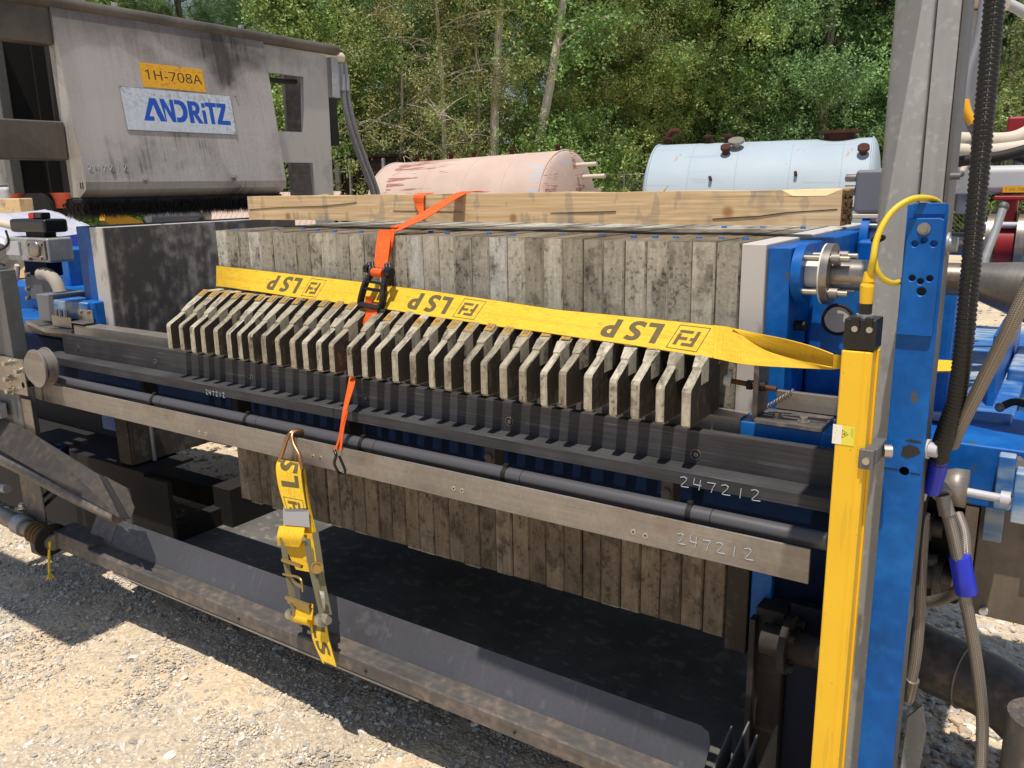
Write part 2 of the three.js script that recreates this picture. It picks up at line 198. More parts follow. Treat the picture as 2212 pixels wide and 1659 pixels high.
const webbing = (base, ribs, print) => canvasTex(1629, 192, (x, w, h) => { x.fillStyle = base; x.fillRect(0, 0, w, h);
  const W = hashN; for (let i = 0; i < 700; i++) { const g = W(i, 3, 7); x.fillStyle = `rgba(${g > .5 ? '255,235,150' : '120,85,10'},${0.05 + .05 * W(i, 9, 2)})`; x.fillRect(W(i, 1, 1) * w, W(i, 2, 1) * h, 60 * W(i, 4, 1) + 10, 14 * W(i, 5, 1) + 3); }
  if (print) { drawLSP(x, w, h, 'rgba(92,84,52,.95)'); x.strokeStyle = 'rgba(200,90,20,.8)'; x.lineWidth = 2; x.setLineDash([9, 5]); for (const f of [.53, .59]) { x.beginPath(); x.moveTo(0, h * f); x.lineTo(w, h * f); x.stroke(); } x.setLineDash([]); x.fillStyle = 'rgba(60,50,20,.7)'; x.fillRect(0, 0, w, 4); x.fillRect(0, h - 4, w, 4); }
  for (let i = 0; i < w; i += ribs) { x.fillStyle = 'rgba(60,40,0,.13)'; x.fillRect(i, 0, ribs * .4, h); } });
T.lsp = webbing('#edc32a', 9, true); T.lsp.wrapS = THREE.RepeatWrapping; T.lsp.repeat.set(1 / STRAP_L, 1); T.lsp.offset.x = -.12;
T.orange = webbing('#ee5a10', 14, false); T.orange.wrapS = THREE.RepeatWrapping; T.orange.repeat.set(1 / 0.3, 1);
T.braid = tex(128, 128, (u, v) => { const a = Math.sin((u * 8 + v * 4) * 6.283), b = Math.sin((u * 8 - v * 4) * 6.283); const g = .5 + .14 * a * b + .08 * (a > b ? 1 : -1); return [g * 1.05, g, g * .93]; }, .03);
T.braidB = gtex(128, 128, (u, v) => { const a = Math.sin((u * 8 + v * 4) * 6.283), b = Math.sin((u * 8 - v * 4) * 6.283); return .5 + .5 * Math.max(a, b) * .5; }, .03);

const m = {};
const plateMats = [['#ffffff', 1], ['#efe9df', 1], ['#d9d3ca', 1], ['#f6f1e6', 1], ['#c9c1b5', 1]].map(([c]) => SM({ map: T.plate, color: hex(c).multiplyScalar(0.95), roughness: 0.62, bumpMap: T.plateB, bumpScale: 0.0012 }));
const handleMats = ['#e9e0d0', '#d6ccba', '#f4ecdd'].map((c) => SM({ map: T.handle, color: hex(c), roughness: 0.55, bumpMap: T.plateB, bumpScale: 0.0008 }));
m.darkBrown = SM({ map: T.darkBrown, roughness: .75 });
m.black = new THREE.MeshPhysicalMaterial({ map: T.black, roughness: 0.6, specularIntensity: .12, bumpMap: T.plateB, bumpScale: 0.0002 });
m.blackMatt = SM({ color: 0x0c0c0c, roughness: 0.7 });
m.blackGloss = SM({ color: 0x101010, roughness: 0.3 });
m.steel = SM({ map: T.steel, metalness: 0.55, roughness: 0.48 });
m.zinc = SM({ color: 0xb9b3a4, metalness: 0.8, roughness: 0.38 });
m.frameZinc = SM({ color: 0x97906f, metalness: .7, roughness: .42 });
m.zincYellow = SM({ color: 0xb39a62, metalness: 0.85, roughness: 0.34 });
m.darkSteel = SM({ map: T.darkSteel, metalness: 0.25, roughness: 0.5 });
m.sheet = SM({ map: T.sheet, metalness: 0.2, roughness: 0.42 });
m.floor = SM({ map: T.floor, metalness: 0.1, roughness: 0.6, color: hex('#ffffff') });
m.darkIron = SM({ color: 0x1d1b1a, roughness: 0.75, metalness: 0.1 });
m.rustRod = SM({ color: 0x5a3519, roughness: 0.7, metalness: 0.3 });
m.blue = new THREE.MeshPhysicalMaterial({ map: T.blue, roughness: 0.45, specularIntensity: .6 });
m.blueDusty = SM({ map: T.blueDusty, roughness: 0.55 });
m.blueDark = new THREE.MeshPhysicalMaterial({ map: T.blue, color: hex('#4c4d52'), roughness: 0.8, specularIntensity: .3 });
m.white = SM({ map: T.white, roughness: 0.6 });
m.darkFace = SM({ map: T.darkFace, roughness: 0.6 });
m.hood = SM({ map: T.hood, metalness: 0.25, roughness: 0.55 });
m.hoodTop = SM({ map: T.hood, color: hex('#8d857c'), metalness: 0.2, roughness: 0.6 });
m.galv = SM({ map: T.galv, metalness: 0.35, roughness: 0.5 });
m.galvDark = SM({ map: T.galv, color: hex('#a2a2a2'), metalness: 0.3, roughness: 0.55 });
m.wood = SM({ map: T.wood, roughness: 0.8, bumpMap: gtex(256, 512, (u, v) => fbm(u, v, 6, 160, 4, 3), 1), bumpScale: 0.001 });
m.woodEnd = SM({ map: T.woodEnd, roughness: 0.95 });
m.lsp = SM({ map: T.lsp, roughness: 0.7, bumpMap: gtex(64, 8, (u) => Math.abs(Math.sin(u * 3.14159 * 8)), 0), bumpScale: 0.0004 }); m.lsp.bumpMap.repeat.set(45, 1);
m.lspDown = SM({ map: T.lsp.clone(), roughness: .7 }); m.lspDown.map.offset.x = .60; m.lspUp = SM({ map: T.lsp.clone(), roughness: .7 }); m.lspUp.map.offset.x = .54;
m.orange = SM({ map: T.orange, roughness: 0.65 });
m.yellow = SM({ map: tex(512, 512, (u, v) => { const b = fbm(u, v, 5, 5, 3, 5), s = fbm(u, v, 60, 4, 7, 3), k = fbm(u, v, 150, 90, 23, 2); let c = mix3([.955, .775, .15], [.90, .71, .14], b); c = mix3(c, [.50, .41, .16], sst(.90, .93, k) * .6); return mix3(c, [.78, .64, .2], sst(.68, .74, s) * .3); }, .45), roughness: 0.45 });
m.yellowPlug = SM({ color: 0xe8b81c, roughness: .5 });
m.cable = SM({ color: 0xd9bd2c, roughness: 0.5 });
m.gaskets = SM({ color: 0xd9d6cd, roughness: 0.6 });
m.stainless = SM({ map: T.steel, color: hex('#ffffff'), metalness: 0.75, roughness: 0.33 });
m.braid = SM({ map: T.braid, bumpMap: T.braidB, bumpScale: 0.0012, metalness: 0.55, roughness: 0.42 });
m.blueTape = SM({ color: 0x1a2fc0, roughness: 0.4 });
m.duct = SM({ color: 0xa9abb0, roughness: 0.35, metalness: 0.4 });
m.red = SM({ color: 0x8e1820, roughness: 0.5 });
m.beige = SM({ color: 0xc9bfae, roughness: 0.6 });
m.greyPlastic = SM({ color: 0x6e7077, roughness: 0.55 });
m.paleGrey = SM({ color: 0xb4b6bb, roughness: 0.5 });
m.capBlue = SM({ color: 0x2e6fb7, roughness: 0.5 });
m.sticker = SM({ color: 0xe0a51c, roughness: 0.6 });
m.chalk = SM({ color: 0xb4bfcc, roughness: 0.9 });

// ---------------------------------------------------------------- ground
const groundH = (x, z) => 0.012 * (Math.sin(x * 5.1 + z * 2.3) + Math.sin(z * 7.7 - x * 3.1)) * 0.5;
{
  const s = new THREE.PlaneGeometry(240, 240, 1, 1); s.rotateX(-Math.PI / 2); s.translate(0, -0.03, 0);
  const gm = SM({ map: T.ground, roughness: 0.95, bumpMap: T.groundB, bumpScale: 0.012 });
  const near = new THREE.PlaneGeometry(9, 9, 500, 500); near.rotateX(-Math.PI / 2); near.translate(1.5, 0, 0); const p = near.attributes.position;
  for (let i = 0; i < p.count; i++) { const x = p.getX(i), z = p.getZ(i), u = (x + 20) / 1.37, v = (z + 20) / 1.37, e = Math.min(1, (4.4 - Math.max(Math.abs(x - 1.5), Math.abs(z))) * 2);
    const f = (k, o, sd) => fbm(u - Math.floor(u), v - Math.floor(v), k, k, sd, o); p.setY(i, (groundH(x, z) + 0.016 * (f(9, 3, 3) - .5) + 0.010 * (f(38, 2, 8) - .5)) * Math.max(0, e) - 0.03 * (1 - Math.max(0, e))); }
  near.computeVertexNormals();
  struct(mesh('ground', [boxUV(s), boxUV(near)], gm)).userData.label = 'pale sandy yard ground strewn with gravel';
}
{ // loose gravel
  const vs = []; for (let k = 0; k < 6; k++) { const g = new THREE.IcosahedronGeometry(1, 1), p = g.attributes.position; const s = k * 31;
    for (let i = 0; i < p.count; i++) { const v = V(p.getX(i), p.getY(i), p.getZ(i)); const q = 0.72 + 0.5 * hashN(Math.round(v.x * 40), Math.round(v.y * 40) + Math.round(v.z * 4000), s); p.setXYZ(i, v.x * q * (1 + .25 * hashN(k, 1, 2)), v.y * q * 0.7, v.z * q * (0.8 + .2 * hashN(k, 4, 3))); } g.computeVertexNormals(); vs.push(g); }
  const gm = SM({ color: 0xffffff, roughness: 0.9 }), cols = [[.78, .73, .62], [.40, .37, .33], [.66, .585, .46], [.54, .48, .38], [.66, .60, .49], [.48, .44, .38], [.60, .49, .36], [.42, .40, .37], [.70, .65, .56], [.58, .52, .42]];
  const D = new THREE.Object3D(); const areas = [[-1.6, 1.5, 0.0, 1.3, 110000, .0015, .0060], [-1.6, 1.5, 0.0, 1.3, 2600, .006, .013], [-1.6, 1.5, 0.0, 1.3, 160, .010, .019], [-2.2, 1.2, -3.2, 0.0, 9000, .004, .016], [2.2, 3.5, -2.4, 0.6, 9000, .005, .02], [-4, -1.6, -2, 1.4, 5000, .004, .014], [-9, 9, -12, -3, 9000, .006, .03]];
  vs.forEach((g, k) => { let list = []; for (const [x0, x1, z0, z1, n, a, b] of areas) for (let i = 0; i < n / 6; i++) { const x = rr(x0, x1), z = rr(z0, z1); const patch = fbm(((x + 20) / 1.6) % 1, ((z + 20) / 1.6) % 1, 4, 4, 61, 5); if (rnd() < sst(.42, .62, patch) * .62) continue; list.push([x, z, a + (b - a) * Math.pow(rnd(), 2.6)]); }
    const im = new THREE.InstancedMesh(g, gm, list.length); im.name = numbered('gravel'); im.userData = { kind: 'stuff', label: 'loose pale gravel stones scattered over the sandy yard' };
    list.forEach(([x, z, s], i) => { D.position.set(x, groundH(x, z) + s * 0.25 - .001, z); D.rotation.set(rr(-.5, .5), rr(0, 6.28), rr(-.5, .5)); D.scale.set(s * rr(.8, 1.5), s * rr(.7, 1.1), s); D.updateMatrix(); im.setMatrixAt(i, D.matrix); const c = cols[Math.floor(rnd() * cols.length)], q = rr(.75, 1.1); im.setColorAt(i, new THREE.Color(c[0] * q, c[1] * q, c[2] * q)); });
    im.castShadow = im.receiveShadow = true; scene.add(im); });
}

// ---------------------------------------------------------------- the filter press
// stack of plates: x 0..1.894 along the machine, fronts at z = 0, tops at y = 1.46
const NP = 32, PITCH_X = 1.894 / NP, ORD = ['first', 'second', 'third', 'fourth', 'fifth', 'sixth', 'seventh', 'eighth', 'ninth', 'tenth', 'eleventh', 'twelfth', 'thirteenth', 'fourteenth', 'fifteenth', 'sixteenth'];
T.numbers = canvasTex(1024, 512, (x, w, h) => { x.fillStyle = '#ad8436'; x.fillRect(0, 0, w, h); for (let i = 0; i < 32; i++) { const cx = (i % 8) * 128, cy = Math.floor(i / 8) * 128; for (let k = 0; k < 14; k++) { x.fillStyle = `rgba(90,70,40,${.12 + .3 * hashN(i, k, 4)})`; x.fillRect(cx + hashN(i, k, 1) * 110, cy + hashN(i, k, 2) * 110, 8 + 40 * hashN(i, k, 3), 4 + 12 * hashN(i, k, 5)); } x.fillStyle = 'rgba(40,34,24,.75)'; x.font = 'bold 70px sans-serif'; x.textAlign = 'center'; x.textBaseline = 'middle'; x.fillText(String(i + 1), cx + 64, cy + 66); for (let k = 0; k < 9 + 26 * hashN(i, 7, 7); k++) { x.fillStyle = `rgba(${120 + 40 * hashN(i, k, 14)},${108 + 30 * hashN(i, k, 14)},90,.75)`; x.fillRect(cx + hashN(i, k, 11) * 120, cy + hashN(i, k, 12) * 120, 6 + 30 * hashN(i, k, 13), 3 + 22 * hashN(i, k, 15)); } } });
m.numbers = SM({ map: T.numbers, roughness: 0.6 });
for (let i = 0; i < NP; i++) {
  const x0 = i * PITCH_X, xc = x0 + PITCH_X / 2, dz = rr(-.003, .003), dy = rr(-.004, .003), rev = NP - i;
  const where = i < 16 ? `${ORD[i]} from the left end of the stack` : `${ORD[rev - 1]} from the white end plate`;
  const extra = ['streaked', 'scuffed', 'grimy', 'stained'][i % 4];
  const t = thing('filter_plate', `${extra} grey filter plate with handle, ${where}`, 'filter plate', 'grey filter plates clamped in the stack');
  const pm = plateMats[Math.floor(rnd() * 5)], hm = handleMats[i > 28 ? 2 : Math.floor(rnd() * 3)], w = PITCH_X / 2;
  const sh = (k) => [[x0 + .0008, 0], [x0 + .0008 + k, .0]];
  // moulded body: chamfered front corners leave a groove at each joint
  const c = 0.0042, prof = [[x0 + .0006, -1.0], [x0 + .0006, -c + dz], [x0 + c, dz], [x0 + PITCH_X - c, dz], [x0 + PITCH_X - .0006, -c + dz], [x0 + PITCH_X - .0006, -1.0]];
  const body = extr(prof, 'y', .46 + dy, 1.46 + dy * .5, 0); boxUV(body, i * .237, -.46);
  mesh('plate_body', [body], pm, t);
  // handle: thick arm sloping down and forward, thin hooked paddle at its end
  const hx = xc + rr(-.002, .002);
  const paddle = [[.05, 1.077], [.235, 1.077], [.241, 1.083], [.241, 1.158], [.237, 1.166], [.165, 1.2055], [.12, 1.20], [.05, 1.19]];
  const tw = 0.0106 * rr(.92, 1.08), aw = 0.0165 * rr(.92, 1.06);
  // tapered shoulder between arm and paddle
  const sho = new THREE.BufferGeometry(); { const A = [[.146, 1.2215], [.146, 1.165]], B = [[.178, 1.201], [.178, 1.16]]; const P = [V(hx - aw, A[0][1], A[0][0]), V(hx + aw, A[0][1], A[0][0]), V(hx + tw, B[0][1], B[0][0]), V(hx - tw, B[0][1], B[0][0]), V(hx - aw, A[1][1], A[1][0]), V(hx + aw, A[1][1], A[1][0]), V(hx + tw, B[1][1], B[1][0]), V(hx - tw, B[1][1], B[1][0])];
    const f = [0, 3, 2, 0, 2, 1, 1, 2, 6, 1, 6, 5, 0, 4, 7, 0, 7, 3, 4, 5, 6, 4, 6, 7, 3, 7, 6, 3, 6, 2]; sho.setAttribute('position', new THREE.Float32BufferAttribute(f.flatMap((q) => P[q].toArray()), 3)); sho.computeVertexNormals(); boxUV(sho, i * .2, i * .1); }
  const armP = [[-.02, 1.235], [.06, 1.215], [.10, 1.18], [.148, 1.165], [.148, 1.2205], [.085, 1.258], [-.02, 1.258]];
  const h1 = extr(armP, 'x', hx - aw, hx + aw, .002), h2 = extr(paddle, 'x', hx - tw, hx + tw, .0028); boxUV(h1, i * .37, i * .19); boxUV(h2, i * .27, i * .11);
  { const ry = rr(-.035, .035), rx = rr(-.012, .012), lean = (g) => g.translate(-hx, -1.2, 0).rotateY(ry).rotateX(rx).translate(hx, 1.2 + rr(-.002, .002), 0); [h1, h2, sho].forEach(lean); const [c1, r1] = splitX(h1), [c2, r2] = splitX(h2); mesh('handle', [r1, sho, r2], hm, t); mesh('handle_side', [c1, c2], m.darkBrown, t, i === 31 ? undefined : undefined); }  // side faces darkened to paint their shade on top of the dirt
  if (i !== 14) { const k = i % 8, r = Math.floor(i / 8), st = i < 15 ? .094 : .124 + (i % 3) * .004, yy = (z) => 1.279 - (z - .05) * .597 + .0012;
    const g = decalG(V(hx - .0135, yy(st + .014), st + .014), V(.027, 0, 0), V(0, yy(st - .014) - yy(st + .014), -.028), .001); const uv = g.attributes.uv; for (let q = 0; q < uv.count; q++) uv.setXY(q, (k + uv.getX(q)) / 8, 1 - (r + 1 - uv.getY(q)) / 4); mesh('number_sticker', g, m.numbers, t); }
  mesh('spacer_boss', cyl(V(hx - .0265, 1.165, .125), V(hx - tw, 1.165, .125), .012, .012, 14), m.gaskets, t);
  if (i % 2 === 0 || i > 26) for (const zz of i % 2 ? [-.12, -.62] : [-.07 - .1 * hashN(i, 2, 2)]) mesh('plug_cap', [cyl(V(xc, 1.455, zz), V(xc, 1.4645, zz), .0085, .0078, 12)], m.capBlue, t);
}
{ // end plate and head plate of the stack
  const t = thing('end_plate', 'smooth whitish end plate between the grey stack and the blue press head', 'end plate');
  mesh('plate_body', box(1.8985, 1.955, 1.0, 1.459, -1.0, .006, .003), m.white, t); mesh('plate_foot', box(1.8985, 1.955, .435, .9995, -1.0, .006, .003), SM({ map: T.darkBrown, roughness: .7, color: hex('#cfcac4') }), t);
}
// timber across the top
{
  const t = thing('timber', 'long square wooden beam lying on top of the filter plate stack', 'timber');
  const x0 = -.12, x1 = 2.055, y0 = 1.487, y1 = 1.574, zf = -.25, zb = -.34, N = 60;
  const g = new THREE.BoxGeometry(x1 - x0 - .004, y1 - y0, zf - zb, N, 6, 4), p = g.attributes.position; g.translate((x0 + x1) / 2 - .002, (y0 + y1) / 2, (zf + zb) / 2);
  for (let i = 0; i < p.count; i++) { const x = p.getX(i), y = p.getY(i), z = p.getZ(i), n = fbm((x + 5) / 8, .5, 40, 3, 5, 3) - .5; const top = y > y1 - .001, bot = y < y0 + .001; let yy = y; if (top) yy += n * .006; if (top && z > zf - .02 && x > 1.93 && x < 2.035) yy -= .018; p.setY(i, yy); if (z > zf - .001) p.setZ(i, z + n * .003); }
  g.computeVertexNormals();
  mesh('beam', boxUV(g), m.wood, t);
  mesh('end_grain', (() => { const e = []; for (let i = 0; i < 130; i++) { const y = rr(y0 + .004, y1 - .006), z = rr(zb + .004, zf - .004), s = rr(.002, .005); e.push(box(x1 - .006, x1 + rr(0, .006), y - s, y + s, z - s, z + s)); } e.push(box(x1 - .0045, x1 - .001, y0 + .002, y1 - .004, zb + .002, zf - .002)); return e; })(), m.woodEnd, t);
  const crack = (pts, w) => { const e = []; for (let i = 0; i < pts.length - 1; i++) { const [xa, ya] = pts[i], [xb, yb] = pts[i + 1], L = Math.hypot(xb - xa, yb - ya), b = new THREE.BoxGeometry(L * 1.02, w, .006); b.rotateZ(Math.atan2(yb - ya, xb - xa)); b.translate((xa + xb) / 2, (ya + yb) / 2, zf - .0012); e.push(boxUV(b)); } return e; };
  const cp = (px, py) => { const q = onZ(px, py, zf); return [q.x, q.y]; };
  for (const c of [crack([cp(1540, 473), cp(1600, 469), cp(1640, 467), cp(1700, 459), cp(1808, 452)], .0019), crack([cp(540, 452), cp(620, 447), cp(700, 445), cp(770, 437)], .0013), crack([cp(850, 455), cp(920, 456), cp(1000, 458)], .0013), crack([cp(1190, 460), cp(1240, 459), cp(1330, 456)], .0014)]) mesh('split', c, m.blackMatt, t);
  mesh('splinter', [cyl(V(1.58, 1.574, -.27), V(1.60, 1.590, -.26), .003, .0006, 5), cyl(V(.25, 1.572, -.27), V(.29, 1.578, -.28), .003, .0008, 5)], m.wood, t);
}

// black guard rail with ledge, in two lengths
const chalkStroke = (text, o, ex, ey, w, h, gap) => { // chalk numbers drawn as thin raised strokes
  const G = { 2: [[0, .88], [.35, 1.0], [.66, .86], [.55, .6], [.05, .08], [.2, .02], [.85, .06]], 4: [[.12, 1], [.02, .45], [.8, .42], null, [.74, .95], [.6, 0]], 7: [[0, .92], [.8, .95], [.55, .5], [.4, 0]], 1: [[.5, 1], [.42, 0]] }, e = [], n = new THREE.Vector3().crossVectors(ex, ey).normalize();
  [...text].forEach((ch, i) => { let pr = null; for (const p of G[ch]) { if (!p) { pr = null; continue; } const q = o.clone().addScaledVector(ex, (i * (1 + gap) + p[0] * .8 + hashN(i, 1, 3) * .1) * w).addScaledVector(ey, p[1] * h * (.9 + .2 * hashN(i, 2, 9))).addScaledVector(n, .0008); if (pr) { const d = q.clone().sub(pr), L = d.length(), b = new THREE.BoxGeometry(.0014, L + .001, .0012); e.push(boxUV(b).applyQuaternion(new THREE.Quaternion().setFromUnitVectors(V(0, 1, 0), d.normalize())).translate((q.x + pr.x) / 2, (q.y + pr.y) / 2, (q.z + pr.z) / 2)); } pr = q; } });
  return e; };
{
  const seam = onZ(752, 838, .17).x;
  const rail = (x0, x1, lx0, lx1, label, bolts) => {
    const t = thing('guard_rail', label, 'guard rail');
    mesh('upright_strip', box(x0, x1, .972, 1.053, .147, .17, .0015), m.black, t);
    mesh('ledge', box(lx0, lx1, .942, .9725, .150, .2335, .0018), m.black, t);
    for (const [px, py] of bolts) { const q = onZ(px, py, .17); mesh('bolt_recess', [new THREE.TorusGeometry(.0115, .0016, 6, 20).translate(q.x, q.y, .1696)].map((g) => boxUV(g)), m.darkSteel, t); mesh('bolt', [boxUV(cyl(V(q.x, q.y, .168), V(q.x, q.y, .1712), .0068, .0062, 6))], m.darkSteel, t); mesh('recess_shade', cyl(V(q.x, q.y, .168), V(q.x, q.y, .1706), .0112, .0112, 20), m.blackMatt, t); }
    return t;
  };
  const a = rail(-.80, seam - .0015, -.87, seam - .004, 'black plastic guard rail, left length in front of the handles, chalked number', [[168, 752], [335, 783], [541, 817]]);
  const b = rail(seam + .0015, 2.28, seam - .002, 2.30, 'black plastic guard rail, right length running to the yellow post', [[790, 860], [1100, 911], [1503, 982]]);
  const c1 = onZ(445, 850, .2335); mesh('chalk_marking', chalkStroke('247212', V(c1.x, c1.y - .002, .2336), V(1, 0, 0), V(0, 1, 0), .0155, .015, .12), m.chalk, a);
  const c2 = onZ(1468, 1051, .2335); mesh('chalk_marking', chalkStroke('247212', V(c2.x, c2.y + .001, .2336), V(1, 0, 0), V(0, 1, 0), .0285, .023, .12), m.chalk, b);
  for (const [px, py] of [[325, 846], [525, 873], [765, 906]]) { const q = onZ(px, py, .15); mesh('bracket', [box(q.x - .014, q.x + .014, .84, .941, .125, .185, .006)], m.darkIron, a); }
  for (const [px, py] of [[1070, 985], [1450, 1060]]) { const q = onZ(px, py, .15); mesh('bracket', [box(q.x - .016, q.x + .016, .84, .941, .13, .178, .006), cyl(V(q.x, .895, .178), V(q.x, .895, .184), .012, .012, 12)], m.darkSteel, b); }
}
{ // bright sliding bar that carries the plate handles
  const t = thing('side_bar', 'bright worn steel bar behind the black guard rail carrying the plate handles', 'slide bar');
  mesh('bar', box(-.845, 1.945, 1.0, 1.0745, .03, .095, .003), m.steel, t);
}
// steel bar in front with screws, and the dark pipe on it
{
  const t = thing('steel_flat_bar', 'long flat bare steel bar with chalk number and paired countersunk screws', 'flat bar');
  mesh('bar', box(-.80, 2.165, .810, .885, .294, .300, .0012), m.steel, t);
  mesh('end_fitting', extr([[-.875, .812], [-.80, .812], [-.80, .883], [-.862, .883], [-.880, .872], [-.876, .84]], 'z', .292, .299), m.steel, t);
  for (const [px, py] of [[430, 934], [445, 937], [676, 986], [692, 990], [980, 1055], [998, 1060], [1368, 1149], [1394, 1157]]) { const q = onZ(px, py, .3); mesh('screw', [cyl(V(q.x, q.y, .299), V(q.x, q.y, .3009), .0072, .0066, 16)], m.zinc, t); mesh('screw_socket', cyl(V(q.x, q.y, .3004), V(q.x, q.y, .3013), .0027, .0027, 6), m.blackMatt, t); }
  const c = onZ(1462, 1172, .3); mesh('chalk_marking', chalkStroke('247212', V(c.x, c.y - .001, .3003), V(.997, -.0, 0), V(0, 1, 0), .0265, .024, .12), m.chalk, t);
  for (const [px, py] of [[400, 920], [905, 1022], [1040, 1092], [1435, 1192], [235, 880]]) { const q = onZ(px, py, .28); mesh('hanger_clip', cyl(V(q.x - .012, .818, .27), V(q.x + .012, .818, .27), .022, .022, 20), m.blackMatt, t); }
}
{
  const t = thing('spray_pipe', 'dark grey plastic pipe with clamp bands along the steel bar', 'pipe');
  const y = .893, z = .262;
  mesh('pipe', [cyl(V(-.72, y, z), V(2.19, y, z), .0185, .0185, 28)], SM({ color: 0x4a4a4e, roughness: 0.45 }), t);
  mesh('bare_end', cyl(V(-.95, y, z), V(-.715, y, z), .014, .014, 18), m.steel, t);
  for (const px of [325, 527, 776, 1085, 1485]) { const q = onZ(px, 860 + (px - 325) * .205, z + .018); mesh('clamp_band', [cyl(V(q.x - .006, y, z), V(q.x + .006, y, z), .0205, .0205, 24), box(q.x - .006, q.x + .006, y + .016, y + .028, z - .004, z + .006, .001)], m.blackMatt, t); mesh('joint_line', cyl(V(q.x + .05, y, z), V(q.x + .052, y, z), .0188, .0188, 24), m.blackMatt, t); }
}
// drip trough under the stack
{
  const t = thing('drip_trough', 'long dark steel drip trough with tilted inner lip under the plate stack', 'trough');
  const x0 = -.34, x1 = 2.12;
  mesh('front_beam', extr([[.342, .258], [.397, .258], [.400, .261], [.400, .302], [.396, .3065], [.338, .309], [.334, .305], [.34, .28]], 'x', x0 - .05, x1, 0), m.darkSteel, t);
  mesh('bottom_strip', cyl(V(x0 + .1, .2515, .394), V(1.2, .2515, .394), .0055, .0055, 10), m.steel, t);
  const lx = onZ(238, 1183, .338).x, rx = 1.975, put = (g) => { g.rotateX(-.5); g.translate(0, .306, .338); return boxUV(g); };
  mesh('inner_lip', put(extr([[lx, 0], [rx, 0], [rx + .004, .07], [rx - .004, .096], [rx - .025, .105], [lx, .105]], 'z', -.004, 0, 0)), m.sheet, t);
  mesh('corner_sheet', put(extr([[lx - .15, .0], [lx - .003, .0], [lx - .003, .105], [lx - .12, .112], [lx - .145, .10]], 'z', -.004, 0, 0)), m.darkSteel, t);
  mesh('floor_sheet', [box(-.55, 2.05, .11, .12, -1.1, .20, 0)], m.floor, t);
  
  mesh('end_angle', [box(-.62, -.555, .10, .20, -1.1, .16, .003)], m.darkIron, t);
  for (const [px, py] of [[509, 1267], [786, 1375], [1110, 1495]]) { const q = onZ(px, py, .4); mesh('rivet', cyl(V(q.x, .28, .398), V(q.x, .28, .404), .005, .0035, 8), m.darkIron, t); }
  for (const [x, a, b] of [[1.990, .20, .33], [2.018, .16, .36], [2.05, .20, .35], [2.078, .14, .30]]) mesh('divider_plate', extr([[a, .13], [.345, .13], [.345, .30], [.325, .315], [a, .36]], 'x', x, x + .004), m.galvDark, t);
  mesh('rear_wall', box(-.5, 2.05, .12, .42, -1.12, -1.10), m.darkIron, t);
}

